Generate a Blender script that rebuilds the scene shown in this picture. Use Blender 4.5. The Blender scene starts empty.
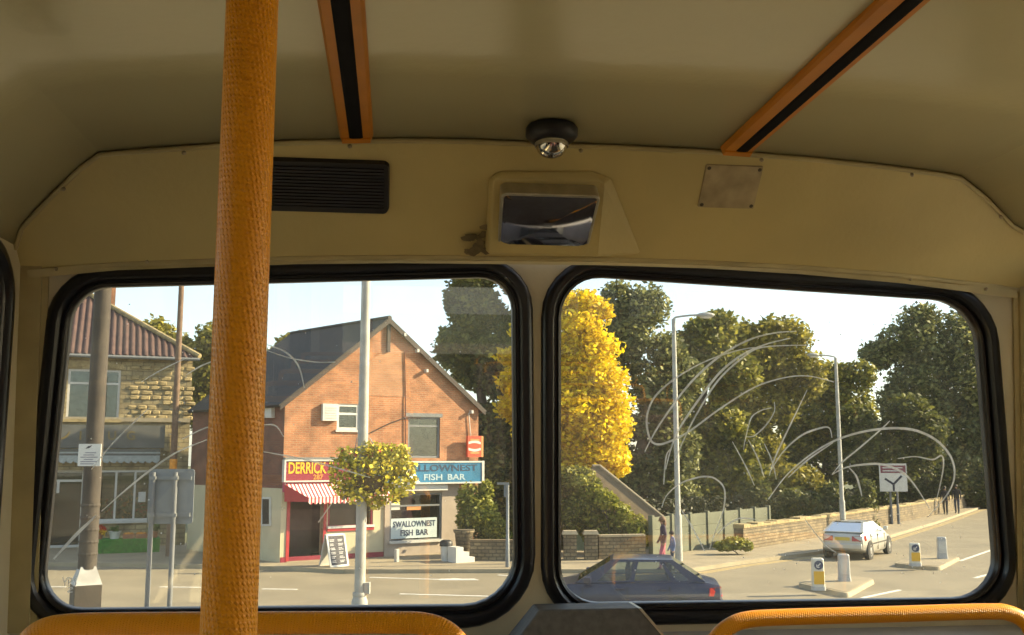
import bpy, bmesh, math, random
import numpy as np
from mathutils import Vector, Matrix

random.seed(11)
NP = np.random.default_rng(5)
PI = math.pi
SC = bpy.context.scene
COL = SC.collection

# ------------------------------------------------------------------ camera
F, CX, CY, EYE = 1000.0, 512.0, 317.5, 3.6
PITCH, YAW = math.radians(7.94), math.radians(6.7)
CAM = Vector((0, 0, EYE))
FH = Vector((math.sin(YAW), math.cos(YAW), 0))          # camera heading on the ground
RT = Vector((math.cos(YAW), -math.sin(YAW), 0))
FW = FH * math.cos(PITCH) + Vector((0, 0, math.sin(PITCH)))
UC = -FH * math.sin(PITCH) + Vector((0, 0, math.cos(PITCH)))
cd = bpy.data.cameras.new('camera')
cd.sensor_width = 36.0
cd.lens = 36.0 * F / 1024.0
cd.clip_start = 0.02
cd.clip_end = 600
camo = bpy.data.objects.new('camera', cd)
COL.objects.link(camo)
camo.location = CAM
camo.rotation_euler = (PI / 2 + PITCH, 0, -YAW)
SC.camera = camo

# ------------------------------------------------------------------ sky, sun, exposure
SUN_AZ, SUN_EL = math.radians(87.0), math.radians(27.0)   # clockwise from the bus heading (+Y)
w = bpy.data.worlds.new('world')
SC.world = w
w.use_nodes = True
nt = w.node_tree
sky = nt.nodes.new('ShaderNodeTexSky')
sky.sky_type = 'NISHITA'
sky.sun_disc = False
sky.sun_elevation = SUN_EL
sky.sun_rotation = SUN_AZ
sky.air_density = 1.0
sky.dust_density = 1.0
sky.ozone_density = 1.0
bgn = nt.nodes['Background']
hz_ = nt.nodes.new('ShaderNodeMix')                      # thin even haze over the clear sky
hz_.data_type = 'RGBA'
hz_.blend_type = 'ADD'
hz_.inputs[0].default_value = 1.0
hz_.inputs[7].default_value = (1.2, 1.22, 1.2, 1)
nt.links.new(sky.outputs[0], hz_.inputs[6])
nt.links.new(hz_.outputs[2], bgn.inputs['Color'])
bgn.inputs['Strength'].default_value = 0.22
sl = bpy.data.lights.new('sun', 'SUN')
sl.energy = 13.0
sl.color = (1.0, 0.82, 0.54)
sl.angle = math.radians(0.7)
so = bpy.data.objects.new('sun', sl)
COL.objects.link(so)
TOSUN = Vector((math.sin(SUN_AZ) * math.cos(SUN_EL), math.cos(SUN_AZ) * math.cos(SUN_EL), math.sin(SUN_EL)))
so.rotation_euler = TOSUN.to_track_quat('Z', 'Y').to_euler()
so.location = (30, -10, 40)
SC.view_settings.view_transform = 'Standard'
SC.view_settings.look = 'None'
SC.view_settings.gamma = 1.0
SC.view_settings.use_curve_mapping = False
SC.view_settings.exposure = 0.45


# ------------------------------------------------------------------ pixels to places
def ray(px, py):
    return FW + RT * ((px - CX) / F) - UC * ((py - CY) / F)


def G(px, py, z=0.0):
    """the point of the ground (height z) under a pixel"""
    r = ray(px, py)
    return CAM + r * ((z - EYE) / r.z)


def at(px, py, d):
    """the point d metres ahead of the camera on a pixel's ray"""
    r = ray(px, py)
    return CAM + r * (d / r.dot(FH))


def hit(px, py, p, n):
    r = ray(px, py)
    return CAM + r * ((p - CAM).dot(n) / r.dot(n))


# ------------------------------------------------------------------ materials
MATS = {}
ALB = 0.84                                       # overall reflectance of the paints and stones that follow


def new_mat(name):
    m = bpy.data.materials.new(name)
    m.use_nodes = True
    MATS[name] = m
    return m, m.node_tree, m.node_tree.nodes['Principled BSDF']


def node(t, kind, **kw):
    n = t.nodes.new(kind)
    for k, v in kw.items():
        if hasattr(n, k):
            setattr(n, k, v)
        else:
            n.inputs[k].default_value = v
    return n


def M(name, col, rough=0.6, var=0.12, scale=6.0, bump=0.0, bscale=None, metal=0.0, spec=0.5, detail=4.0, coat=0.0):
    """plain material: base colour broken up by noise in object space, optional fine relief"""
    m, t, b = new_mat(name)
    tc = node(t, 'ShaderNodeTexCoord')
    nz = node(t, 'ShaderNodeTexNoise', Scale=scale, Detail=detail)
    t.links.new(tc.outputs['Object'], nz.inputs['Vector'])
    rp = node(t, 'ShaderNodeValToRGB')
    c = Vector(col) * (ALB if metal < 0.5 else 1.0)
    lo, hi = c * (1 - var), c * (1 + var)
    rp.color_ramp.elements[0].position = 0.3
    rp.color_ramp.elements[1].position = 0.7
    rp.color_ramp.elements[0].color = (*[min(1, x) for x in lo], 1)
    rp.color_ramp.elements[1].color = (*[min(1, x) for x in hi], 1)
    t.links.new(nz.outputs['Fac'], rp.inputs['Fac'])
    t.links.new(rp.outputs['Color'], b.inputs['Base Color'])
    b.inputs['Roughness'].default_value = rough
    b.inputs['Metallic'].default_value = metal
    b.inputs['Specular IOR Level'].default_value = spec
    b.inputs['Coat Weight'].default_value = coat
    if bump:
        nb = node(t, 'ShaderNodeTexNoise', Scale=bscale or scale * 6, Detail=3.0)
        t.links.new(tc.outputs['Object'], nb.inputs['Vector'])
        bp = node(t, 'ShaderNodeBump', Strength=bump, Distance=0.02)
        t.links.new(nb.outputs['Fac'], bp.inputs['Height'])
        t.links.new(bp.outputs['Normal'], b.inputs['Normal'])
    return m


def brick_mat(name, c1, c2, mortar, bw=0.225, bh=0.075, msize=0.010, rough=0.85, bump=0.4, var=0.35):
    c1, c2, mortar = [tuple(x * ALB for x in c) for c in (c1, c2, mortar)]
    m, t, b = new_mat(name)
    uv = node(t, 'ShaderNodeUVMap')
    br = node(t, 'ShaderNodeTexBrick')
    br.inputs['Scale'].default_value = 1.0
    br.inputs['Brick Width'].default_value = bw
    br.inputs['Row Height'].default_value = bh
    br.inputs['Mortar Size'].default_value = msize
    br.inputs['Color1'].default_value = (*c1, 1)
    br.inputs['Color2'].default_value = (*c2, 1)
    br.inputs['Mortar'].default_value = (*mortar, 1)
    t.links.new(uv.outputs['UV'], br.inputs['Vector'])
    nz = node(t, 'ShaderNodeTexNoise', Scale=1.7, Detail=6.0)
    t.links.new(uv.outputs['UV'], nz.inputs['Vector'])
    mp = node(t, 'ShaderNodeMapRange')
    mp.inputs['From Min'].default_value = 0.3
    mp.inputs['From Max'].default_value = 0.7
    mp.inputs['To Min'].default_value = 1 - var
    mp.inputs['To Max'].default_value = 1 + var
    t.links.new(nz.outputs['Fac'], mp.inputs['Value'])
    mx = node(t, 'ShaderNodeMix', data_type='RGBA', blend_type='MULTIPLY')
    mx.inputs[0].default_value = 1.0
    t.links.new(br.outputs['Color'], mx.inputs[6])
    t.links.new(mp.outputs['Result'], mx.inputs[7])
    t.links.new(mx.outputs[2], b.inputs['Base Color'])
    bp = node(t, 'ShaderNodeBump', Strength=bump, Distance=0.02)
    bp.invert = True
    t.links.new(br.outputs['Fac'], bp.inputs['Height'])
    t.links.new(bp.outputs['Normal'], b.inputs['Normal'])
    b.inputs['Roughness'].default_value = rough
    return m


def leaf_mat(name, dark, mid, light, trans=0.35):
    """leaf colour differs from leaf to leaf; part of the light passes through"""
    dark, mid, light = [tuple(x * min(1.0, ALB + 0.1) for x in c) for c in (dark, mid, light)]
    m, t, b = new_mat(name)
    g = node(t, 'ShaderNodeNewGeometry')
    rp = node(t, 'ShaderNodeValToRGB')
    rp.color_ramp.elements[0].color = (*dark, 1)
    rp.color_ramp.elements[1].color = (*light, 1)
    e = rp.color_ramp.elements.new(0.5)
    e.color = (*mid, 1)
    t.links.new(g.outputs['Random Per Island'], rp.inputs['Fac'])
    t.links.new(rp.outputs['Color'], b.inputs['Base Color'])
    b.inputs['Roughness'].default_value = 0.55
    b.inputs['Specular IOR Level'].default_value = 0.3
    tr = node(t, 'ShaderNodeBsdfTranslucent')
    t.links.new(rp.outputs['Color'], tr.inputs['Color'])
    mx = node(t, 'ShaderNodeMixShader')
    mx.inputs[0].default_value = trans
    t.links.new(b.outputs[0], mx.inputs[1])
    t.links.new(tr.outputs[0], mx.inputs[2])
    t.links.new(mx.outputs[0], t.nodes['Material Output'].inputs['Surface'])
    return m


def thin_glass(name, tint=(0.92, 0.95, 0.92), refl=1.0, dirt=0.0, dirt_col=(0.8, 0.78, 0.68), dscale=14.0):
    """window pane: clear, mirrors a little at every angle, dusty where dirt is given"""
    m, t, b = new_mat(name)
    t.nodes.remove(b)
    tp = node(t, 'ShaderNodeBsdfTransparent', Color=(*tint, 1))
    gl = node(t, 'ShaderNodeBsdfGlossy', Roughness=0.0)
    fr = node(t, 'ShaderNodeFresnel', IOR=1.5)
    ml = node(t, 'ShaderNodeMath', operation='MULTIPLY')
    ml.inputs[1].default_value = refl
    t.links.new(fr.outputs[0], ml.inputs[0])
    mx = node(t, 'ShaderNodeMixShader')
    t.links.new(ml.outputs[0], mx.inputs[0])
    t.links.new(tp.outputs[0], mx.inputs[1])
    t.links.new(gl.outputs[0], mx.inputs[2])
    last = mx
    if dirt:
        tc = node(t, 'ShaderNodeTexCoord')
        nz = node(t, 'ShaderNodeTexNoise', Scale=dscale, Detail=5.0)
        t.links.new(tc.outputs['Object'], nz.inputs['Vector'])
        mr = node(t, 'ShaderNodeMapRange')
        mr.inputs['From Min'].default_value = 0.3
        mr.inputs['From Max'].default_value = 0.75
        mr.inputs['To Min'].default_value = dirt * 0.7
        mr.inputs['To Max'].default_value = dirt * 1.5
        t.links.new(nz.outputs['Fac'], mr.inputs['Value'])
        df = node(t, 'ShaderNodeBsdfDiffuse', Color=(*dirt_col, 1))
        tl = node(t, 'ShaderNodeBsdfTranslucent', Color=(*dirt_col, 1))
        m2 = node(t, 'ShaderNodeMixShader')
        m2.inputs[0].default_value = 0.6
        t.links.new(df.outputs[0], m2.inputs[1])
        t.links.new(tl.outputs[0], m2.inputs[2])
        m3 = node(t, 'ShaderNodeMixShader')
        t.links.new(mr.outputs[0], m3.inputs[0])
        t.links.new(mx.outputs[0], m3.inputs[1])
        t.links.new(m2.outputs[0], m3.inputs[2])
        last = m3
    t.links.new(last.outputs[0], t.nodes['Material Output'].inputs['Surface'])
    return m


def grip_mat(name, col):
    """yellow grip sleeve: raised lozenges wound round the tube (u = turns, v = metres)"""
    m, t, b = new_mat(name)
    b.inputs['Base Color'].default_value = (*[x * ALB for x in col], 1)
    b.inputs['Roughness'].default_value = 0.36
    b.inputs['Specular IOR Level'].default_value = 0.34
    uv = node(t, 'ShaderNodeUVMap')
    sp = node(t, 'ShaderNodeSeparateXYZ')
    t.links.new(uv.outputs['UV'], sp.inputs[0])

    def wave(nu, nv):
        a = node(t, 'ShaderNodeMath', operation='MULTIPLY')
        a.inputs[1].default_value = nu * 2 * PI
        t.links.new(sp.outputs[0], a.inputs[0])
        c = node(t, 'ShaderNodeMath', operation='MULTIPLY_ADD')
        c.inputs[1].default_value = nv * 2 * PI
        t.links.new(sp.outputs[1], c.inputs[0])
        t.links.new(a.outputs[0], c.inputs[2])
        s = node(t, 'ShaderNodeMath', operation='SINE')
        t.links.new(c.outputs[0], s.inputs[0])
        return s
    s1, s2 = wave(34, 55), wave(3, 235)
    pr = node(t, 'ShaderNodeMath', operation='ADD')
    t.links.new(s1.outputs[0], pr.inputs[0])
    t.links.new(s2.outputs[0], pr.inputs[1])
    mr = node(t, 'ShaderNodeMapRange', interpolation_type='SMOOTHSTEP')
    mr.inputs['From Min'].default_value = -0.2
    mr.inputs['From Max'].default_value = 1.6
    t.links.new(pr.outputs[0], mr.inputs['Value'])
    bp = node(t, 'ShaderNodeBump', Strength=0.75, Distance=0.0016)
    t.links.new(mr.outputs[0], bp.inputs['Height'])
    t.links.new(bp.outputs['Normal'], b.inputs['Normal'])
    return m


# ------------------------------------------------------------------ mesh builder
class MB:
    def __init__(self):
        self.v, self.f, self.uv, self.mi, self.cur = [], [], {}, [], 0

    def vert(self, p):
        self.v.append(tuple(p))
        return len(self.v) - 1

    def face(self, idx, uvs=None):
        self.f.append(tuple(idx))
        self.mi.append(self.cur)
        if uvs:
            self.uv[len(self.f) - 1] = uvs
        return self

    def poly(self, pts):
        return self.face([self.vert(p) for p in pts])

    def box(self, x0, x1, y0, y1, z0, z1, mat=None):
        P = [(x, y, z) for z in (z0, z1) for y in (y0, y1) for x in (x0, x1)]
        if mat is not None:
            P = [mat @ Vector(p) for p in P]
        i = len(self.v)
        self.v += [tuple(p) for p in P]
        for q in ((0, 2, 3, 1), (4, 5, 7, 6), (0, 1, 5, 4), (2, 6, 7, 3), (0, 4, 6, 2), (1, 3, 7, 5)):
            self.face([i + k for k in q])
        return self

    def hexa(self, lo, hi):
        """solid between two loops of the same count (lo counter-clockwise seen from above)"""
        n = len(lo)
        a = [self.vert(p) for p in lo]
        b = [self.vert(p) for p in hi]
        self.face(a[::-1])
        self.face(b)
        for k in range(n):
            self.face([a[k], a[(k + 1) % n], b[(k + 1) % n], b[k]])
        return self

    def fan(self, loop):
        """flat lid over a loop, as triangles about its middle"""
        c = self.vert(sum((Vector(p) for p in loop), Vector()) / len(loop))
        a = [self.vert(p) for p in loop]
        for k in range(len(a)):
            self.face([c, a[k], a[(k + 1) % len(a)]])
        return self

    def prism(self, pts, vec):
        vec = Vector(vec)
        return self.hexa(pts, [Vector(p) + vec for p in pts])

    def tube(self, pts, r, n=12, caps=True, closed=False):
        pts = [Vector(p) for p in pts]
        R = r if isinstance(r, (list, tuple)) else [r] * len(pts)
        N = len(pts)
        up = None
        rings, s, S = [], 0.0, []
        for k, p in enumerate(pts):
            if closed:
                d = (pts[(k + 1) % N] - pts[k - 1]).normalized()
            else:
                d = (pts[min(k + 1, N - 1)] - pts[max(k - 1, 0)]).normalized()
            if up is None:
                up = Vector((0, 0, 1)) if abs(d.z) < 0.9 else Vector((0, -1, 0))
            x = up - d * up.dot(d)
            x.normalize()
            up = x
            y = d.cross(x)
            rings.append([self.vert(p + (x * math.cos(2 * PI * j / n) + y * math.sin(2 * PI * j / n)) * R[k]) for j in range(n)])
            if k:
                s += (p - pts[k - 1]).length
            S.append(s)
        for k in range(N if closed else N - 1):
            a, b = rings[k], rings[(k + 1) % N]
            s0, s1 = S[k], S[(k + 1) % N] if (k + 1) < N else S[k] + 0.01
            for j in range(n):
                j2 = (j + 1) % n
                self.face([a[j], a[j2], b[j2], b[j]], [(j / n, s0), ((j + 1) / n, s0), ((j + 1) / n, s1), (j / n, s1)])
        if caps and not closed:
            self.face(rings[0][::-1])
            self.face(rings[-1])
        return self

    def lathe(self, prof, n=16, mat=None, caps=True):
        """profile of (radius, z) turned about z"""
        mat = mat or Matrix()
        rings = [[self.vert(mat @ Vector((r * math.cos(2 * PI * j / n), r * math.sin(2 * PI * j / n), z))) for j in range(n)] for r, z in prof]
        for a, b in zip(rings, rings[1:]):
            for j in range(n):
                self.face([a[j], a[(j + 1) % n], b[(j + 1) % n], b[j]])
        if caps:
            self.face(rings[0][::-1])
            self.face(rings[-1])
        return self

    def ball(self, c, r, n=12, m=8):
        c = Vector(c)
        r = r if isinstance(r, (list, tuple)) else (r, r, r)
        prof = [(math.sin(PI * k / m) + (1e-4 if k in (0, m) else 0), -math.cos(PI * k / m)) for k in range(m + 1)]
        return self.lathe(prof, n, Matrix.Translation(c) @ Matrix.Diagonal((*r, 1)), caps=False)

    def grid(self, rows, closed=False):
        ids = [[self.vert(p) for p in row] for row in rows]
        n = len(ids[0])
        for a, b in zip(ids, ids[1:]):
            for j in range(n if closed else n - 1):
                self.face([a[j], a[(j + 1) % n], b[(j + 1) % n], b[j]])
        return self

    def build(self, name, mat, parent=None, smooth=False, bevel=0.0, xf=None, kind=None, label=None, solid=0.0):
        me = bpy.data.meshes.new(name)
        me.from_pydata(self.v, [], self.f)
        for m in (mat if isinstance(mat, (list, tuple)) else [mat]):
            me.materials.append(MATS[m] if isinstance(m, str) else m)
        me.polygons.foreach_set('material_index', self.mi)
        uvl = me.uv_layers.new(name='UVMap')
        me.update()
        co = np.array(self.v, dtype=float).reshape(-1, 3)
        for p in me.polygons:
            u = self.uv.get(p.index)
            if u:
                for li, c in zip(p.loop_indices, u):
                    uvl.data[li].uv = c
            else:
                n = p.normal
                ax = max(range(3), key=lambda k: abs(n[k]))
                a, b = ((1, 2), (0, 2), (0, 1))[ax]
                for li in p.loop_indices:
                    q = co[me.loops[li].vertex_index]
                    uvl.data[li].uv = (q[a], q[b])
        if smooth:
            for p in me.polygons:
                p.use_smooth = True
            try:
                me.set_sharp_from_angle(angle=math.radians(42))
            except Exception:
                pass
        o = bpy.data.objects.new(name, me)
        COL.objects.link(o)
        if parent is not None:
            o.parent = parent
        if xf is not None:
            o.matrix_local = xf
        if solid:
            md = o.modifiers.new('thickness', 'SOLIDIFY')
            md.thickness = solid
        if bevel:
            md = o.modifiers.new('edge', 'BEVEL')
            md.width = bevel
            md.segments = 2
            md.limit_method = 'ANGLE'
        if kind:
            o['kind'] = kind
        if label:
            o['label'] = label
        return o


def tag(o, label, cat, group=None):
    o['label'] = label
    o['category'] = cat
    if group:
        o['group'] = group
    return o


def thing(name, label, cat, loc=(0, 0, 0), rz=0.0, group=None):
    o = bpy.data.objects.new(name, None)
    o.empty_display_size = 0.2
    COL.objects.link(o)
    o.location = loc
    o.rotation_euler = (0, 0, rz)
    return tag(o, label, cat, group)


def frame_of(o):
    return Matrix.Translation(o.location) @ o.rotation_euler.to_matrix().to_4x4()


def text(name, s, mat, parent, u, y, z, size, width=None, extrude=0.004, bold=0.0, align='CENTER', shear=0.0, rot=None):
    """flat lettering on a front that faces -y of its parent"""
    cu = bpy.data.curves.new(name, 'FONT')
    cu.body = s
    cu.size = size
    cu.align_x = align
    cu.align_y = 'CENTER'
    cu.extrude = extrude
    cu.offset = bold
    cu.shear = shear
    cu.resolution_u = 3
    cu.materials.append(MATS[mat])
    o = bpy.data.objects.new(name, cu)
    COL.objects.link(o)
    o.parent = parent
    o.location = (u, y, z)
    o.rotation_euler = rot or (PI / 2, 0, 0)
    bpy.context.view_layer.update()
    me = bpy.data.meshes.new_from_object(o.evaluated_get(bpy.context.evaluated_depsgraph_get()))
    sx = width / max(o.dimensions.x, 1e-3) if width else 1.0
    bpy.data.objects.remove(o)
    o = bpy.data.objects.new(name, me)
    COL.objects.link(o)
    o.parent = parent
    o.location = (u, y, z)
    o.rotation_euler = rot or (PI / 2, 0, 0)
    o.scale.x = sx
    return o


def leaves(mb_name, blobs, n, size, mat, parent, seed, fill=0.45, flat=0.0, squash=1.0, kind=None):
    """foliage: n small folded leaves spread through the outer part of a set of ellipsoids (centre, radii)"""
    rg = np.random.default_rng(seed)
    C = np.array([b[0][:] for b in blobs])
    R = np.array([b[1] if hasattr(b[1], '__len__') else (b[1],) * 3 for b in blobs], dtype=float)
    wgt = (R[:, 0] * R[:, 1] + R[:, 1] * R[:, 2] + R[:, 0] * R[:, 2])
    k = rg.choice(len(blobs), n, p=wgt / wgt.sum())
    d = rg.normal(size=(n, 3))
    d /= np.linalg.norm(d, axis=1)[:, None]
    rad = fill + (1 - fill) * rg.random(n) ** 0.6
    rad *= 1 + 0.10 * rg.normal(size=n)
    p = C[k] + d * R[k] * rad[:, None]
    a = rg.normal(size=(n, 3))
    a[:, 2] *= 0.6
    a /= np.linalg.norm(a, axis=1)[:, None]
    b = np.cross(a, d + 0.9 * rg.normal(size=(n, 3)))
    b /= np.linalg.norm(b, axis=1)[:, None] + 1e-9
    s = size * (0.55 + 0.9 * rg.random(n))[:, None]
    a *= s
    b *= s * 0.55 * squash
    V = np.empty((n, 4, 3))
    V[:, 0], V[:, 1], V[:, 2], V[:, 3] = p - a, p + b, p + a, p - b
    V = V.reshape(-1, 3)
    me = bpy.data.meshes.new(mb_name)
    me.vertices.add(4 * n)
    me.vertices.foreach_set('co', V.ravel())
    me.loops.add(4 * n)
    me.loops.foreach_set('vertex_index', np.arange(4 * n, dtype=np.int32))
    me.polygons.add(n)
    me.polygons.foreach_set('loop_start', np.arange(0, 4 * n, 4, dtype=np.int32))
    me.polygons.foreach_set('loop_total', np.full(n, 4, dtype=np.int32))
    me.update(calc_edges=True)
    me.materials.append(MATS[mat])
    o = bpy.data.objects.new(mb_name, me)
    COL.objects.link(o)
    o.parent = parent
    if kind:
        o['kind'] = kind
    return o


def struct(o):
    o['kind'] = 'structure'
    return o


def rounded(quad, r, seg=7):
    """closed outline of a quadrilateral (list of 2D points) with rounded corners"""
    out = []
    n = len(quad)
    R = r if isinstance(r, (list, tuple)) else [r] * n
    for k in range(n):
        p = Vector(quad[k])
        a, b = Vector(quad[k - 1]), Vector(quad[(k + 1) % n])
        p0 = p + (a - p).normalized() * R[k]
        p3 = p + (b - p).normalized() * R[k]
        p1, p2 = p0.lerp(p, 0.55), p3.lerp(p, 0.55)
        for j in range(seg + 1):
            t = j / seg
            out.append(p0 * (1 - t) ** 3 + p1 * 3 * t * (1 - t) ** 2 + p2 * 3 * t * t * (1 - t) + p3 * t ** 3)
    return out


def offset(poly, d):
    """outline moved outward by d (any winding)"""
    n = len(poly)
    area = sum(poly[k].x * poly[(k + 1) % n].y - poly[(k + 1) % n].x * poly[k].y for k in range(n))
    sg = 1 if area > 0 else -1
    out = []
    for k in range(n):
        t = (poly[(k + 1) % n] - poly[k - 1]).normalized()
        out.append(poly[k] + Vector((t.y, -t.x)) * d * sg)
    return out


# ------------------------------------------------------------------ material list
M('cream_panel', (0.60, 0.48, 0.20), 0.45, 0.10, 3.0, 0.08, 60)
M('cream_ceiling', (0.68, 0.61, 0.37), 0.22, 0.05, 1.5, 0.03, 40)
M('cream_pillar', (0.62, 0.54, 0.36), 0.5, 0.08, 4.0, 0.05, 80)
M('trim_cream', (0.50, 0.41, 0.20), 0.45, 0.15, 9.0)
M('trim_dark', (0.10, 0.08, 0.05), 0.6, 0.2, 9.0)
M('rubber', (0.012, 0.012, 0.014), 0.28, 0.2, 20.0, 0.05, 120)
M('black_plastic', (0.010, 0.010, 0.014), 0.45, 0.2, 20.0)
M('strip_black', (0.012, 0.011, 0.012), 0.85, 0.2, 20.0, spec=0.1)
M('black_grille', (0.018, 0.018, 0.026), 0.5, 0.2, 20.0)
M('orange_strip', (0.62, 0.22, 0.008), 0.5, 0.1, 12.0)
M('screw_metal', (0.35, 0.30, 0.2), 0.35, 0.2, 50.0, metal=0.8)
M('mirror_frame', (0.45, 0.42, 0.33), 0.3, 0.15, 30.0, metal=0.6)
M('mirror_face', (0.50, 0.50, 0.56), 0.06, 0.12, 26.0, metal=1.0)
M('dome_chrome', (0.7, 0.68, 0.62), 0.08, 0.1, 40.0, metal=1.0)
M('cover_plate', (0.46, 0.37, 0.22), 0.25, 0.22, 22.0)
M('grime', (0.20, 0.15, 0.07), 0.8, 0.4, 30.0)
M('sill_grey', (0.42, 0.40, 0.38), 0.5, 0.12, 10.0)
M('box_grey', (0.10, 0.095, 0.085), 0.55, 0.25, 60.0, 0.1, 200)
M('floor_vinyl', (0.10, 0.10, 0.11), 0.6, 0.2, 20.0)
M('seat_fabric', (0.20, 0.10, 0.12), 0.9, 0.5, 30.0, 0.2, 150)
M('seat_shell', (0.25, 0.25, 0.27), 0.5, 0.1, 10.0)
grip_mat('yellow_grip', (0.86, 0.33, 0.001))
thin_glass('bus_glass', (0.95, 0.96, 0.93), 1.6, 0.030, (0.85, 0.80, 0.62))
thin_glass('bus_side_glass', (0.93, 0.95, 0.93), 1.0)
thin_glass('shop_glass', (0.80, 0.84, 0.82), 1.6)
thin_glass('car_glass', (0.55, 0.62, 0.60), 2.2)


def scratch_or_glint_material():
    m, t, b = new_mat('scratch_or_glint')
    b.inputs['Base Color'].default_value = (1.0, 0.99, 0.92, 1)
    b.inputs['Roughness'].default_value = 0.6
    tp = node(t, 'ShaderNodeBsdfTransparent')
    tl = node(t, 'ShaderNodeBsdfTranslucent', Color=(1.0, 1.0, 0.94, 1))
    m1 = node(t, 'ShaderNodeMixShader')
    m1.inputs[0].default_value = 0.6
    t.links.new(b.outputs[0], m1.inputs[1])
    t.links.new(tl.outputs[0], m1.inputs[2])
    tc = node(t, 'ShaderNodeTexCoord')
    nz = node(t, 'ShaderNodeTexNoise', Scale=30.0, Detail=3.0)
    t.links.new(tc.outputs['Object'], nz.inputs['Vector'])
    mr = node(t, 'ShaderNodeMapRange')
    mr.inputs['From Min'].default_value = 0.3
    mr.inputs['From Max'].default_value = 0.7
    mr.inputs['To Min'].default_value = 0.6
    mr.inputs['To Max'].default_value = 1.0
    t.links.new(nz.outputs['Fac'], mr.inputs['Value'])
    m2 = node(t, 'ShaderNodeMixShader')
    t.links.new(mr.outputs[0], m2.inputs[0])
    t.links.new(tp.outputs[0], m2.inputs[1])
    t.links.new(m1.outputs[0], m2.inputs[2])
    t.links.new(m2.outputs[0], t.nodes['Material Output'].inputs['Surface'])


scratch_or_glint_material()

# ------------------------------------------------------------------ the bus upper deck
D0, RAKE = 2.35, math.radians(5.0)
FLOOR = 2.40
NF = Vector((0, -math.cos(RAKE), -math.sin(RAKE)))        # inner normal of the front glass
FP = Matrix(((1, 0, 0, 0), (0, -math.sin(RAKE), -math.cos(RAKE), D0), (0, math.cos(RAKE), -math.sin(RAKE), EYE), (0, 0, 0, 1)))
FPI = FP.inverted()


def fp(px, py):
    q = FPI @ hit(px, py, Vector((0, D0, EYE)), NF)
    return Vector((q.x, q.y))


def yfront(z):
    return D0 - (z - EYE) * math.tan(RAKE)


zb = hit(540, 262, Vector((0, D0, EYE)), NF).z
YB0, YB1 = yfront(zb) - 0.045, 2.08
ZB1 = EYE + 0.3155 * YB1 / math.cos(math.radians(8.3))
QP = Vector((0, YB0, zb))
QT = Vector((0, YB1 - YB0, ZB1 - zb)).normalized()
QN = Vector((0, -QT.z, QT.y))                              # towards the cabin
if QN.y > 0:
    QN = -QN


def qp(px, py, off=0.0):
    return hit(px, py, QP + QN * off, QN)


top_px = [(14, 246), (22, 226), (50, 196), (80, 167), (100, 152), (150, 148), (220, 143), (300, 140), (400, 138), (470, 139), (540, 142), (620, 145),
          (720, 150), (800, 156), (880, 164), (940, 172), (960, 176), (985, 196), (1012, 224), (1030, 246)]
TOP = [qp(*p) for p in top_px]
XL, XR = fp(18, 400).x, fp(1036, 450).x
TOP[0].x, TOP[-1].x = min(TOP[1].x - 0.01, XL), max(TOP[-2].x + 0.01, XR)
XL, XR = TOP[0].x, TOP[-1].x
WTOP = min(TOP[0].z, TOP[-1].z)
YBACK = -6.5

mb = MB()
rows = []
for y in [None, 1.6, 0.8, 0.0, -1.5, -3.0, -4.5, YBACK]:
    rows.append([Vector((p.x, p.y if y is None else y, p.z)) for p in TOP])
mb.grid(rows)
ceil = struct(mb.build('ceiling', 'cream_ceiling', smooth=True, solid=0.02))
# glossy one-piece lining: smooth cove, joint strip along the front
mb = MB()
mb.tube([p + QN * 0.004 + Vector((0, 0, -0.004)) for p in TOP], 0.0055, 8)
trim = struct(mb.build('trim_1', 'trim_cream', smooth=True))
mb = MB()
mb.tube([p + QN * 0.002 + Vector((0, 0, 0.006)) for p in TOP], 0.0030, 6)
mb.build('joint_gap', 'trim_dark', trim)
for k in (2, 5, 7, 10, 12, 14, 17):
    p = TOP[k].lerp(TOP[k + 1], 0.5) + QN * 0.009 + Vector((0, 0, -0.012))
    MB().ball((0, 0, 0), (0.005, 0.003, 0.005), 8, 6).build('screw', 'screw_metal', trim, True, xf=Matrix.Translation(p))

# bulkhead over the windows
bot_px = [(1034, 292), (1000, 286), (900, 274), (800, 266), (700, 261), (600, 258), (500, 257), (400, 256), (300, 257), (200, 260), (120, 263), (60, 268), (10, 272)]
BOT = [qp(*p) for p in bot_px]
mb = MB()
mb.poly([p for p in TOP] + [p for p in BOT])
wf = struct(mb.build('wall_front_upper', 'cream_panel', solid=-0.012))
lip = MB()
lip.tube([p + Vector((0, 0.006, 0.0)) for p in BOT], 0.009, 8)
struct(lip.build('trim_2', 'trim_cream', smooth=True))
mb = MB()
strip = [(1012, 297), (900, 282), (800, 273), (700, 267), (600, 264), (500, 263), (400, 262), (300, 263), (200, 266), (120, 269), (30, 277)]
pts = [FP @ Vector((*fp(x, y - 6), 0.020)) for x, y in strip]
pt2 = [FP @ Vector((*fp(x, y + 2), 0.018)) for x, y in strip]
mb.grid([pts, pt2])
t3 = struct(mb.build('trim_3', 'trim_cream', solid=0.004))
for x, y in ((528, 262), (541, 262), (553, 262), (60, 271), (150, 264), (905, 281), (980, 291)):
    q = FP @ Vector((*fp(x, y - 1), 0.026))
    MB().ball((0, 0, 0), 0.0045, 8, 6).build('screw', 'screw_metal', t3, True, xf=Matrix.Translation(q))

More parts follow.
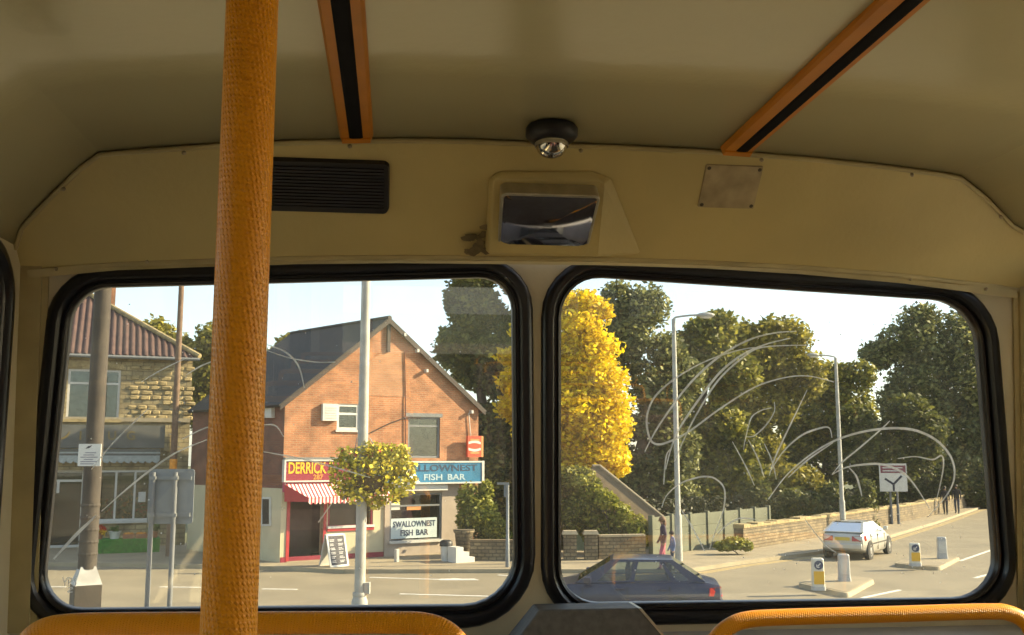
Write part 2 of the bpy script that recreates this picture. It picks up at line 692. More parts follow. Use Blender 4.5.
# front wall with its two windows
WIN = [([(71, 287), (513, 275.5), (516, 607), (38, 612)], [36, 34, 52, 42]),
       ([(560.5, 273.5), (978, 301), (1002, 600), (560.5, 606)], [44, 42, 44, 40])]
holes = []
for quad, rad in WIN:
    holes.append([fp(p.x, p.y) for p in rounded(quad, rad)])
bm = bmesh.new()
edges = []
outer = [Vector((XL - 0.01, -0.62)), Vector((XR + 0.01, -0.62)), Vector((XR + 0.01, 0.56)), Vector((XL - 0.01, 0.56))]
for loop in [outer] + [offset(h, 0.030) for h in holes]:
    vs = [bm.verts.new((p.x, p.y, 0)) for p in loop]
    edges += [bm.edges.new((vs[k], vs[(k + 1) % len(vs)])) for k in range(len(vs))]
bmesh.ops.triangle_fill(bm, use_beauty=True, use_dissolve=False, edges=edges, normal=(0, 0, 1))
me = bpy.data.meshes.new('wall_front')
bm.to_mesh(me)
bm.free()
me.materials.append(MATS['cream_pillar'])
o = struct(bpy.data.objects.new('wall_front', me))
COL.objects.link(o)
o.matrix_world = FP
md = o.modifiers.new('thickness', 'SOLIDIFY')
md.thickness = 0.035
md.offset = -1.0


def seal_mesh(hole, prof):
    m = MB()
    rings = []
    for off, h in prof:
        rings.append([Vector((p.x, p.y, h)) for p in offset(hole, off)])
    m.grid(rings, closed=True)
    return m


SEAL = [(-0.002, -0.030), (-0.002, -0.004), (0.001, 0.001), (0.005, 0.003), (0.0075, 0.001), (0.0085, -0.004), (0.012, -0.004), (0.014, 0.006), (0.020, 0.013), (0.030, 0.014),
        (0.040, 0.011), (0.046, 0.004), (0.047, -0.001)]


def pane(hole, name, mat, parent, z=-0.012, t=0.004):
    m = MB()
    m.hexa([Vector((p.x, p.y, z - t)) for p in hole], [Vector((p.x, p.y, z)) for p in hole])
    return m.build(name, mat, parent)


wins = []
for k, h in enumerate(holes):
    s = struct(seal_mesh(h, SEAL).build('window_%d' % (k + 1), 'rubber', smooth=True))
    s.matrix_world = FP
    g = pane(offset(h, 0.003), 'pane', 'bus_glass', s)
    # drain channel: the bright metal bead inside the rubber
    wins.append((s, g))


def scratch_or_glint(pxs, wd=1.6, win=1):
    """a scratched line or painted reflection streak on the inner face of the glass"""
    raw = [Vector(p) for p in pxs]
    P = []
    n = len(raw)
    for k in range(n - 1):                      # Catmull-Rom through the points
        a, b, c, d = raw[max(k - 1, 0)], raw[k], raw[k + 1], raw[min(k + 2, n - 1)]
        for j in range(6):
            t = j / 6
            P.append(0.5 * ((2 * b) + (c - a) * t + (2 * a - 5 * b + 4 * c - d) * t * t + (3 * b - a - 3 * c + d) * t ** 3))
    P.append(raw[-1])
    Q = [fp(p.x, p.y) for p in P]
    W = wd / 425.0
    L, R = [], []
    for k, q in enumerate(Q):
        t = (Q[min(k + 1, len(Q) - 1)] - Q[max(k - 1, 0)])
        t.normalize()
        nrm = Vector((-t.y, t.x)) * W * 0.5 * (0.35 + 0.65 * math.sin(PI * min(max(k / (len(Q) - 1), 0.06), 0.94)))
        L.append(Vector((*(q + nrm), -0.0112)))
        R.append(Vector((*(q - nrm), -0.0112)))
    m = MB()
    m.grid([L, R])
    m.build('scratch_or_glint', 'scratch_or_glint', wins[win][1])


for s_, w_ in (
    ([(646, 452), (652, 440), (664, 420), (690, 385), (720, 357), (750, 340), (775, 333), (798, 331)], 2.2),
    ([(667, 470), (672, 450), (680, 430), (700, 400), (722, 372), (745, 354), (768, 344), (792, 338)], 2.4),
    ([(676, 462), (686, 438), (700, 411), (720, 380), (745, 357), (765, 347), (810, 345)], 2.0),
    ([(765, 347), (745, 349), (715, 358), (690, 370), (668, 385), (654, 400), (648, 418), (650, 436), (656, 444), (668, 443), (690, 432), (720, 410), (755, 388), (785, 378), (810, 376), (836, 382)], 2.2),
    ([(745, 450), (748, 435), (753, 418), (762, 411), (773, 408)], 1.4),
    ([(776, 402), (776, 412), (768, 425), (756, 436), (747, 437)], 1.4),
    ([(809, 390), (797, 415), (785, 440), (776, 460), (771, 476)], 1.8),
    ([(750, 440), (760, 460), (766, 478)], 1.6),
    ([(772, 472), (785, 452), (803, 436), (820, 429), (831, 428), (834, 438)], 2.0),
    ([(766, 444), (774, 462), (778, 480)], 1.4),
    ([(734, 442), (748, 468), (756, 486)], 1.4),
    ([(770, 500), (790, 474), (820, 450), (850, 436), (885, 429), (915, 430), (938, 440), (952, 455), (957, 470), (955, 485), (946, 500), (930, 518)], 2.6),
    ([(790, 478), (810, 460), (835, 443)], 1.8),
    ([(834, 475), (845, 462), (862, 448), (885, 428), (892, 421)], 1.8),
    ([(834, 475), (848, 468), (865, 465), (885, 465), (905, 473), (918, 487), (932, 509)], 2.4),
    ([(900, 459), (918, 457), (935, 460), (944, 456), (946, 466), (942, 488), (937, 508)], 1.8),
    ([(663, 508), (668, 496), (680, 485), (695, 479), (708, 477), (718, 480), (726, 490), (725, 510), (716, 535), (711, 550)], 1.8),
    ([(679, 505), (690, 522), (700, 540), (706, 552)], 1.8),
    ([(850, 467), (858, 476), (862, 488), (864, 497)], 2.2),
    ([(806, 519), (818, 535), (830, 548), (838, 553)], 1.4),
    ([(719, 535), (728, 526), (742, 519), (757, 520)], 1.6),
    ([(665, 485), (666, 470), (668, 455), (673, 448)], 1.6),
):
    scratch_or_glint(s_, w_, 1)
for s_, w_ in (
    ([(100, 512), (125, 490), (150, 470), (175, 453), (206, 440)], 2.0),
    ([(90, 470), (110, 445), (130, 425), (148, 408)], 1.4),
    ([(185, 375), (200, 366), (215, 360)], 1.6),
    ([(140, 382), (160, 370), (185, 358)], 1.4),
    ([(180, 440), (200, 430), (212, 426)], 1.4),
    ([(265, 344), (285, 352), (298, 366), (304, 388)], 1.8),
    ([(265, 350), (290, 358), (315, 362), (335, 362)], 1.2),
    ([(262, 452), (300, 459), (335, 468), (370, 478)], 1.8),
    ([(262, 425), (275, 426), (283, 437)], 1.4),
    ([(52, 560), (75, 535), (95, 516)], 3.0),  # broad pale streak painted on the pane to imitate a reflection
):
    scratch_or_glint(s_, w_, 0)
# white letters scratched low on the left pane
for seg in ([(61, 578), (63, 583), (66, 578)], [(63, 583), (63, 587)], [(67, 587), (67, 579), (70, 580), (69, 583), (67, 583)], [(75, 579), (72, 580), (74, 583), (74, 586), (71, 587)],
            [(66, 589), (71, 589), (66, 593), (71, 593)]):
    scratch_or_glint(seg, 1.3, 0)
# dried droplets and specks on the outside of the panes
for wi, (x0, x1, y0, y1, n) in enumerate(((80, 500, 300, 590, 70), (600, 980, 310, 585, 240))):
    m = MB()
    rr = random.Random(3 + wi)
    for k in range(n):
        x = rr.uniform(x0, x1) if wi == 0 else x0 + (x1 - x0) * rr.random() ** 0.6
        q = fp(x, rr.uniform(y0, y1))
        r = rr.uniform(0.0007, 0.0019)
        m.poly([Vector((q.x + r * math.cos(a) * rr.uniform(0.7, 1.3), q.y + r * math.sin(a) * rr.uniform(0.7, 1.5), -0.0111)) for a in [2 * PI * j / 6 for j in range(6)]])
    m.build('dried_droplets', 'scratch_or_glint', wins[wi][1], kind='stuff')


# side walls with windows
def wall_cells(mb, a0, a1, b0, b1, openings, put):
    A = sorted({a0, a1, *[o[0] for o in openings], *[o[1] for o in openings]})
    B = sorted({b0, b1, *[o[2] for o in openings], *[o[3] for o in openings]})
    A = [a for a in A if a0 <= a <= a1]
    B = [b for b in B if b0 <= b <= b1]
    for i in range(len(A) - 1):
        for j in range(len(B) - 1):
            ca, cb = (A[i] + A[i + 1]) / 2, (B[j] + B[j + 1]) / 2
            if any(o[0] < ca < o[1] and o[2] < cb < o[3] for o in openings):
                continue
            put(A[i], A[i + 1], B[j], B[j + 1])


side_open = [(0.80, 2.235, 3.24, 4.03), (-0.70, 0.62, 3.24, 4.00), (-2.20, -0.88, 3.24, 4.00), (-3.70, -2.38, 3.24, 4.00), (-5.2, -3.88, 3.24, 4.0)]
nwin = 3
for side, X, sg in (('left', XL, -1), ('right', XR, 1)):
    mb = MB()
    yend = yfront(WTOP) + 0.10
    wall_cells(mb, YBACK, yend, FLOOR, WTOP + 0.01, side_open, lambda a, b, c, d: mb.box(min(X, X + sg * 0.04), max(X, X + sg * 0.04), a, b, c, d))
    wl = struct(mb.build('wall_' + side, 'cream_pillar'))
    # local frame of a side window: x along the bus, y up, z into the cabin
    if sg < 0:
        SM = Matrix(((0, 0, 1, X), (-1, 0, 0, 0), (0, 1, 0, 0), (0, 0, 0, 1)))
        SM = Matrix(((0, 0, 1, X), (1, 0, 0, 0), (0, 1, 0, 0), (0, 0, 0, 1)))
    else:
        SM = Matrix(((0, 0, -1, X), (-1, 0, 0, 0), (0, 1, 0, 0), (0, 0, 0, 1)))
    for (a, b, c, d) in side_open:
        q = [(a + 0.02, c + 0.02), (b - 0.02, c + 0.02), (b - 0.02, d - 0.02), (a + 0.02, d - 0.02)]
        if sg > 0:
            q = [(-x, y) for x, y in q][::-1]
        h = rounded(q, 0.09)
        s = struct(seal_mesh(h, SEAL).build('window_%d' % nwin, 'rubber', smooth=True))
        s.matrix_world = SM
        pane(offset(h, 0.003), 'pane', 'bus_side_glass', s)
        nwin += 1
    # corner post strip beside the front window
    mb = MB()
    xs = X - sg * 0.045
    for x0, x1, dz in ((X, xs, 0.008), (xs, X - sg * 0.058, 0.003)):
        zt, zl = WTOP - 0.005, FLOOR + 0.82
        p = [(x0, yfront(zl) - 0.002, zl), (x1, yfront(zl) - 0.002, zl), (x1, yfront(zt) - 0.002, zt), (x0, yfront(zt) - 0.002, zt)]
        if (x1 - x0) > 0:
            p = p
        mb.hexa(p, [Vector(q) + NF * dz * 1.6 for q in p])
    struct(mb.build('trim_%d' % (4 if sg < 0 else 5), 'trim_cream'))

mb = MB()
rear_open = [(XL + 0.25, XR - 0.25, 3.2, 3.95)]
wall_cells(mb, XL, XR, FLOOR, WTOP, rear_open, lambda a, b, c, d: mb.box(a, b, YBACK - 0.04, YBACK, c, d))
mb.poly([Vector((p.x, YBACK, p.z)) for p in TOP])
rw = struct(mb.build('wall_rear', 'cream_pillar'))
MB().box(XL - 0.04, XR + 0.04, YBACK - 0.04, D0 + 0.15, FLOOR - 0.05, FLOOR).build('floor', 'floor_vinyl')
struct(bpy.data.objects['floor'])

# sill under the front windows
zs = hit(760, 629, Vector((0, D0, EYE)), NF).z
mb = MB()
mb.box(XL, XR, 2.16, yfront(zs) - 0.004, zs - 0.02, zs)
mb.box(XL, XR, 2.14, 2.17, FLOOR, zs + 0.004)
sill = struct(mb.build('trim_6', 'sill_grey', bevel=0.006))

# periscope box of grey plastic standing on the sill
pb = thing('periscope_box', 'dark grey tapered box on the sill below the pillar between the front windows', 'box', (0, 0, 0))
yb = 2.14
lo, hi = [], []
for (x, y) in ((520, 640), (668, 640)):
    lo.append(hit(x, y, Vector((0, yb, 0)), Vector((0, 1, 0))))
for (x, y) in ((541, 612), (643, 610.5)):
    hi.append(hit(x, y, Vector((0, yb, 0)), Vector((0, 1, 0))))
zlo = zs + 0.0005
x0 = lo[0].x + (hi[0].x - lo[0].x) * (zlo - lo[0].z) / (hi[0].z - lo[0].z)
x1 = lo[1].x + (hi[1].x - lo[1].x) * (zlo - lo[1].z) / (hi[1].z - lo[1].z)
zt = hi[0].z
pb.location = ((x0 + x1) / 2, yb + 0.04, zlo)
cx_ = (x0 + x1) / 2
mb = MB()
mb.hexa([(x0 - cx_, -0.02, 0), (x1 - cx_, -0.02, 0), (x1 - cx_, 0.10, 0), (x0 - cx_, 0.10, 0)],
        [(hi[0].x - cx_, -0.012, zt - zlo), (hi[1].x - cx_, -0.012, zt - zlo), (hi[1].x - cx_, 0.08, zt - zlo), (hi[0].x - cx_, 0.08, zt - zlo)])
mb.build('casing', 'box_grey', pb, bevel=0.004)
mb = MB()
mb.hexa([(x1 - cx_ - 0.003, -0.022, 0), (x1 - cx_ + 0.004, -0.022, 0), (x1 - cx_ + 0.004, 0.1, 0), (x1 - cx_ - 0.003, 0.1, 0)],
        [(hi[1].x - cx_ - 0.003, -0.014, zt - zlo), (hi[1].x - cx_ + 0.004, -0.014, zt - zlo), (hi[1].x - cx_ + 0.004, 0.08, zt - zlo), (hi[1].x - cx_ - 0.003, 0.08, zt - zlo)])
mb.build('edge_trim', 'mirror_frame', pb, label='bright metal edge strip')


# yellow grab rails
def smooth_path(P, n=8):
    P = [Vector(p) for p in P]
    out = []
    for k in range(len(P) - 1):
        a, b, c, d = P[max(k - 1, 0)], P[k], P[k + 1], P[min(k + 2, len(P) - 1)]
        for j in range(n):
            t = j / n
            out.append(0.5 * ((2 * b) + (c - a) * t + (2 * a - 5 * b + 4 * c - d) * t * t + (3 * b - a - 3 * c + d) * t ** 3))
    out.append(P[-1])
    return out


def yp(px, py, Y):
    return hit(px, py, Vector((0, Y, 0)), Vector((0, 1, 0)))


def grab_rail(pxs, Y, r, label):
    P = [yp(x, y, Y) for x, y in pxs]
    a, b = P[0].copy(), P[-1].copy()
    a.z = b.z = FLOOR + 0.012
    path = [a, a.lerp(P[0], 0.4), a.lerp(P[0], 0.85)] + smooth_path(P, 6) + [b.lerp(P[-1], 0.85), b.lerp(P[-1], 0.4), b]
    base = (a + b) / 2
    base.z = FLOOR
    root = thing('grab_rail', label, 'handrail', base, 0, 'yellow grab rails in front of the seats')
    m = MB()
    m.tube([p - base for p in path], r, 20)
    m.build('tube', 'yellow_grip', root, True)
    for e in (a, b):
        m = MB()
        m.lathe([(0.05, 0), (0.05, 0.008), (r + 0.004, 0.012), (r + 0.004, 0.03)], 20)
        m.build('floor_flange', 'black_plastic', root, True, xf=Matrix.Translation(Vector((e.x, e.y, FLOOR)) - base))
    return root


grab_rail([(20, 655), (30, 640), (44, 630), (66, 625.5), (110, 624), (240, 623), (390, 622.5), (425, 624), (445, 631), (458, 643), (464, 656)], 1.48, 0.0158,
          'curved yellow grab rail below the window with the shops, behind the upright pole')
grab_rail([(708, 655), (714, 642), (727, 628), (748, 619.5), (790, 617), (880, 614.5), (985, 611.5), (1010, 613.5), (1026, 623), (1036, 640)], 1.95, 0.0160,
          'curved yellow grab rail below the window with the bollards, beside the grey box')

pc = at(240.5, 317, 0.70)
st = thing('stanchion', 'upright yellow textured pole standing before the window with the shops', 'handrail', (pc.x, pc.y, FLOOR))


def ceil_z(x):
    for a, b in zip(TOP, TOP[1:]):
        if a.x <= x <= b.x:
            return a.z + (b.z - a.z) * (x - a.x) / (b.x - a.x)
    return WTOP


mb = MB()
hh = ceil_z(pc.x) - FLOOR
mb.tube([(0, 0, 0.01), (0, 0, hh * 0.3), (0, 0, hh * 0.6), (0, 0, hh - 0.012)], 0.0188, 32)
mb.build('tube', 'yellow_grip', st, True)
for z, f in ((0, 1), (hh, -1)):
    MB().lathe([(0.05, 0), (0.05, f * 0.008), (0.024, f * 0.013), (0.024, f * 0.03)], 20).build('flange', 'black_plastic', st, True, xf=Matrix.Translation((0, 0, z)))

# ceiling capping strips: orange edges, black insert
for (pxa, lab, wd, bo, bw) in (((357, 139), 'orange ceiling strip with black centre running to the bulkhead above the speaker panel', 0.070, 0.035, 0.030),
                               ((732, 150), 'orange ceiling strip with black insert slanting to the bulkhead above the square cover plate', 0.072, 0.043, 0.028)):
    p = qp(*pxa)
    z = ceil_z(p.x)
    rt = thing('ceiling_strip', lab, 'ceiling strip', (p.x - wd / 2, 0, z), 0, 'orange ceiling strips')
    slope = (ceil_z(p.x + 0.03) - ceil_z(p.x - 0.03)) / 0.06
    mb = MB()
    y0, y1 = -5.5, p.y - 0.030

    def cap(a, b, t0, t1, m):
        prof = [(a, 0.0), (a + 0.001, t0), (a + 0.006, t1), (b - 0.006, t1), (b - 0.001, t0), (b, 0.0)]
        m.hexa([(x, y1, slope * x - t - 0.001) for x, t in prof], [(x, y0, slope * x - t - 0.001) for x, t in prof])
    cap(0, wd, 0.006, 0.012, mb)
    mb.build('capping', 'orange_strip', rt)
    mb = MB()
    cap(bo - bw / 2, bo + bw / 2, 0.0125, 0.0138, mb)
    mb.build('insert', 'strip_black', rt, label='black rubber insert')
    mb = MB()
    cap(0.002, wd - 0.002, 0.010, 0.016, mb)
    e = MB()
    e.hexa([(0.0, y1 + 0.003, slope * 0 - 0.001), (wd, y1 + 0.003, slope * wd - 0.001), (wd - 0.006, y1 + 0.003, slope * wd - 0.02), (0.006, y1 + 0.003, -0.02)],
           [(0.0, y1 - 0.012, slope * 0 - 0.001), (wd, y1 - 0.012, slope * wd - 0.001), (wd - 0.006, y1 - 0.012, slope * wd - 0.017), (0.006, y1 - 0.012, -0.017)])
    e.build('end_cap', 'orange_strip', rt)

# local frame on the bulkhead: x across, y up the slope, z into the cabin
QX = Vector((1, 0, 0))


def qframe(px, py, off=0.0):
    p = qp(px, py)
    return Matrix(((1, QT.x, QN.x, p.x + QN.x * off), (0, QT.y, QN.y, p.y + QN.y * off), (0, QT.z, QN.z, p.z + QN.z * off), (0, 0, 0, 1)))


def qrect(x0, y0, x1, y1):
    """size of a pixel rectangle on the bulkhead"""
    a, b = qp(x0, (y0 + y1) / 2), qp(x1, (y0 + y1) / 2)
    c, d = qp((x0 + x1) / 2, y0), qp((x0 + x1) / 2, y1)
    return (b - a).length, (c - d).length


def rr_plate(w_, h_, r, z0, z1, m, inset=0.0):
    q = rounded([(-w_ / 2, -h_ / 2), (w_ / 2, -h_ / 2), (w_ / 2, h_ / 2), (-w_ / 2, h_ / 2)], r, 5)
    q2 = offset(q, -inset)
    m.hexa([Vector((p.x, p.y, z0)) for p in q], [Vector((p.x, p.y, z1)) for p in q2])


sp = thing('speaker_panel', 'black rounded louvred speaker panel on the bulkhead partly behind the yellow pole', 'speaker')
sp.matrix_world = qframe(312, 184.5)
w_, h_ = qrect(234, 159, 390, 211)
m = MB()
rr_plate(w_, h_, 0.014, 0.0, 0.014, m, 0.003)
m.build('casing', 'black_plastic', sp)
m = MB()
for k in range(13):
    y = -h_ / 2 + 0.016 + k * (h_ - 0.032) / 12
    m.box(-w_ / 2 + 0.012, w_ / 2 - 0.012, y - 0.0022, y + 0.0022, 0.013, 0.018)
m.build('grille', 'black_grille', sp, kind='stuff')

cpl = thing('cover_plate', 'square smoky plate screwed flat to the bulkhead beneath the slanting strip', 'plate')
cpl.matrix_world = qframe(730, 186.5)
w_, h_ = qrect(702, 166, 759, 208)
m = MB()
rr_plate(w_, h_, 0.004, 0.0, 0.004, m, 0.001)
m.build('plate', 'cover_plate', cpl)
for sx in (-1, 1):
    for sy in (-1, 1):
        MB().ball((0, 0, 0), (0.0045, 0.0045, 0.002), 10, 6).build('screw', 'trim_dark', cpl, True, xf=Matrix.Translation((sx * (w_ / 2 - 0.008), sy * (h_ / 2 - 0.008), 0.005)))

# mirror in its moulded housing
mr_ = thing('convex_mirror', 'small framed convex mirror set in a moulded cream housing over the central pillar', 'mirror')
MQ = qframe(545, 211)
mr_.matrix_world = MQ
w_, h_ = qrect(497, 180, 593, 241)


def ql(px, py, off):
    return MQ.inverted() @ qp(px, py, off)


m = MB()
base = [ql(484, 250, 0.001), ql(642, 254, 0.001), ql(612, 178, 0.001), ql(592, 170, 0.001), ql(500, 170, 0.001), ql(488, 178, 0.001)]
zf, zt_ = 0.060, 0.016
topr = [Vector((-w_ / 2 - 0.016, -h_ / 2 - 0.012, zf * 0.75)), Vector((w_ / 2 + 0.016, -h_ / 2 - 0.012, zf * 0.75)), Vector((w_ / 2 + 0.014, h_ / 2 + 0.004, zt_ + 0.004)), Vector((w_ / 2 + 0.004, h_ / 2 + 0.012, zt_)),
        Vector((-w_ / 2 - 0.004, h_ / 2 + 0.012, zt_)), Vector((-w_ / 2 - 0.014, h_ / 2 + 0.004, zt_ + 0.004))]
m.hexa(base, topr)
hs = m.build('housing', 'cream_panel', mr_, bevel=0.010)
# the glass leans: its lower edge stands further into the cabin
tilt = Matrix.Translation((0, -0.002, 0.042)) @ Matrix.Rotation(math.radians(-15), 4, 'X')
tilt = Matrix.Translation((0, -0.002, 0.040)) @ Matrix.Rotation(math.atan2(zf * 0.75 - zt_, h_ + 0.02) * 1.0, 4, 'X')
m = MB()
q = rounded([(-w_ / 2 + 0.004, -h_ / 2), (w_ / 2 - 0.007, -h_ / 2), (w_ / 2, h_ / 2), (-w_ / 2, h_ / 2)], 0.014, 5)
rings = []
for off, z in ((0.0, -0.03), (0.0, 0.008), (-0.002, 0.010), (-0.006, 0.010), (-0.007, 0.005)):
    rings.append([Vector((p.x, p.y, z)) for p in offset(q, off)])
m.grid(rings, closed=True)
m.build('frame', 'mirror_frame', mr_, True, xf=tilt)
m = MB()
qi = offset(q, -0.006)
cN = 10
rows = []
for k in range(cN):
    f = 1 - k / cN
    rows.append([Vector((p.x * f, p.y * f, 0.0055 + 0.014 * (1 - 0.5 * (2 * p.x * f / w_) ** 2 - 0.5 * (2 * p.y * f / h_) ** 2))) for p in qi])
m.grid(rows, closed=True)
m.face([m.vert(v) for v in rows[-1]])
m.build('mirror_glass', 'mirror_face', mr_, True, xf=tilt)
m = MB()
rr = random.Random(4)
for k in range(26):
    c = ql(rr.gauss(477, 5), min(251, rr.gauss(243, 6)), 0.003)
    r = rr.uniform(0.004, 0.016)
    m.poly([Vector((c.x + r * rr.uniform(0.5, 1.2) * math.cos(2 * PI * j / 9), c.y + r * rr.uniform(0.4, 0.9) * math.sin(2 * PI * j / 9), c.z + 0.0006 * k)) for j in range(9)])
m.build('grime_patch', 'grime', mr_, kind='stuff')

# dome camera under the ceiling edge
p = qp(544, 141)
dc = thing('dome_camera', 'small chrome dome camera on a black disc where ceiling meets bulkhead', 'camera', (p.x, p.y - 0.105, ceil_z(p.x) - 0.001))
MB().lathe([(0.050, 0), (0.054, -0.006), (0.054, -0.020), (0.046, -0.030), (0.034, -0.034)], 28).build('mount', 'black_plastic', dc, True)
MB().lathe([(0.033, -0.030), (0.033, -0.042), (0.029, -0.053), (0.020, -0.062), (0.008, -0.066), (0.001, -0.0665)], 24).build('dome', 'dome_chrome', dc, True)
MB().lathe([(0.0348, -0.036), (0.0352, -0.040), (0.0342, -0.044)], 24, caps=False).build('ring', 'mirror_frame', dc, True)


# seats behind the viewer (they show in the mirror and as ghosts in the glass)
def seat_row(x0, x1, y, lab, proto=[None]):
    r = thing('bench_seat', lab, 'seat', ((x0 + x1) / 2, y, FLOOR), 0, 'bench seats of the upper deck')
    hw = (x1 - x0) / 2
    MB().box(-hw, hw, -0.02, 0.40, 0.36, 0.46).build('cushion', 'seat_fabric', r, bevel=0.03)
    mb2 = MB()
    mb2.hexa([(-hw, -0.10, 0.42), (hw, -0.10, 0.42), (hw, -0.02, 0.42), (-hw, -0.02, 0.42)], [(-hw, -0.20, 0.92), (hw, -0.20, 0.92), (hw, -0.13, 0.92), (-hw, -0.13, 0.92)])
    mb2.build('backrest', 'seat_fabric', r, bevel=0.025)
    MB().box(-hw + 0.1, hw - 0.1, 0.02, 0.32, 0.0, 0.36).build('pedestal', 'seat_shell', r)
    mb2 = MB()
    mb2.tube(smooth_path([(-hw + 0.02, -0.17, 0.85), (-hw + 0.02, -0.19, 0.95), (-hw + 0.07, -0.20, 0.985), (0, -0.20, 0.985), (hw - 0.07, -0.20, 0.985), (hw - 0.02, -0.19, 0.95), (hw - 0.02, -0.17, 0.85)], 5), 0.016, 12)
    mb2.build('grab_handle', 'yellow_grip', r, True)


for k, y in enumerate((-0.35, -1.15, -1.95, -2.75, -3.55)):
    nm = ('first', 'second', 'third', 'fourth', 'fifth')[k]
    seat_row(XL + 0.05, XL + 0.93, y, 'bench seat with yellow top rail, %s row behind the viewer, side of the shops' % nm)
    seat_row(XR - 0.93, XR - 0.05, y, 'bench seat with yellow top rail, %s row behind the viewer, side of the bollards' % nm)


# ================================================================== outside
ALB = 0.74
M('asphalt', (0.25, 0.212, 0.140), 0.85, 0.16, 0.6, 0.25, 40)
M('pavement_flag', (0.33, 0.275, 0.18), 0.85, 0.16, 1.2, 0.2, 30)
M('kerb_stone', (0.38, 0.32, 0.21), 0.8, 0.15, 3.0)
M('yellow_line', (0.46, 0.34, 0.14), 0.8, 0.25, 6.0)
M('white_line', (0.72, 0.70, 0.64), 0.8, 0.18, 5.0)
M('earth', (0.10, 0.11, 0.04), 0.95, 0.4, 1.5, 0.3, 20)
M('red_tile', (0.50, 0.30, 0.16), 0.8, 0.2, 2.0)
brick_mat('red_brick', (0.50, 0.20, 0.085), (0.37, 0.14, 0.062), (0.42, 0.28, 0.16))
brick_mat('patch_brick', (0.54, 0.26, 0.13), (0.46, 0.21, 0.10), (0.44, 0.30, 0.18), var=0.15)
brick_mat('shaded_brick', (0.24, 0.075, 0.042), (0.15, 0.05, 0.03), (0.16, 0.10, 0.07))  # red brick darkened to put the side wall's shade into its colour
brick_mat('slate', (0.026, 0.021, 0.017), (0.018, 0.015, 0.013), (0.012, 0.012, 0.012), 0.30, 0.22, 0.012, 0.7, 0.6, 0.5)
brick_mat('coursed_stone', (0.42, 0.34, 0.18), (0.33, 0.26, 0.14), (0.20, 0.16, 0.09), 0.42, 0.19, 0.016, 0.9, 0.7)
brick_mat('garden_stone', (0.30, 0.23, 0.13), (0.17, 0.13, 0.08), (0.10, 0.08, 0.05), 0.26, 0.12, 0.016, 0.9, 0.9, 0.45)
M('facade_stone', (0.40, 0.31, 0.15), 0.9, 0.3, 5.0, 0.4, 20)
M('cream_render', (0.62, 0.55, 0.36), 0.8, 0.08, 2.0, 0.1, 60)
M('grey_render', (0.46, 0.38, 0.30), 0.85, 0.10, 2.0, 0.1, 60)
M('maroon_paint', (0.30, 0.02, 0.045), 0.5, 0.1, 6.0)
M('red_paint', (0.48, 0.03, 0.035), 0.5, 0.1, 6.0)
M('pink_red', (0.50, 0.06, 0.14), 0.5, 0.1, 6.0)
M('white_paint', (0.74, 0.72, 0.66), 0.5, 0.07, 5.0)
M('off_white', (0.66, 0.64, 0.58), 0.6, 0.08, 5.0)
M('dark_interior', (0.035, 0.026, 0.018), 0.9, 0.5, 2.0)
M('dark_wood', (0.05, 0.032, 0.022), 0.6, 0.3, 5.0)
M('curtain', (0.40, 0.42, 0.40), 0.9, 0.25, 7.0)
M('yellow_letter', (0.88, 0.52, 0.02), 0.5, 0.05, 5.0)
M('orange_letter', (0.75, 0.32, 0.05), 0.5, 0.05, 5.0)
M('gold_letter', (0.24, 0.17, 0.04), 0.5, 0.1, 8.0)
M('navy_letter', (0.02, 0.05, 0.10), 0.5, 0.1, 5.0)
M('teal_letter', (0.10, 0.30, 0.38), 0.5, 0.1, 5.0)
M('pale_letter', (0.45, 0.60, 0.66), 0.5, 0.1, 5.0)
M('sign_blue', (0.035, 0.20, 0.36), 0.35, 0.30, 1.2)
M('sign_pale', (0.60, 0.70, 0.70), 0.5, 0.06, 4.0)
M('sign_red', (0.70, 0.085, 0.03), 0.45, 0.08, 6.0)
M('sign_edge', (0.75, 0.32, 0.10), 0.45, 0.08, 6.0)
M('chalk_black', (0.045, 0.045, 0.06), 0.7, 0.2, 8.0)
M('chalk', (0.50, 0.50, 0.50), 0.8, 0.1, 20.0)
M('bin_black', (0.02, 0.02, 0.02), 0.5, 0.2, 10.0)
M('lead', (0.20, 0.21, 0.21), 0.6, 0.15, 5.0)
M('fascia_grey', (0.13, 0.13, 0.115), 0.6, 0.2, 3.0)
M('awning_grey', (0.40, 0.44, 0.42), 0.7, 0.15, 8.0)
M('pantile', (0.085, 0.043, 0.036), 0.8, 0.35, 3.0, 0.2, 30)
M('pantile_dark', (0.075, 0.05, 0.045), 0.8, 0.3, 3.0)
M('green_cloth', (0.05, 0.24, 0.03), 0.9, 0.4, 14.0)
M('flower_red', (0.62, 0.06, 0.02), 0.7, 0.3, 10.0)
M('flower_orange', (0.70, 0.28, 0.02), 0.7, 0.3, 10.0)
M('plant_green', (0.10, 0.16, 0.03), 0.8, 0.4, 10.0)
M('terracotta', (0.34, 0.14, 0.07), 0.8, 0.2, 8.0)
M('bucket_white', (0.78, 0.77, 0.74), 0.4, 0.05, 8.0)
M('wood_pole', (0.17, 0.105, 0.065), 0.8, 0.3, 6.0, 0.2, 40)


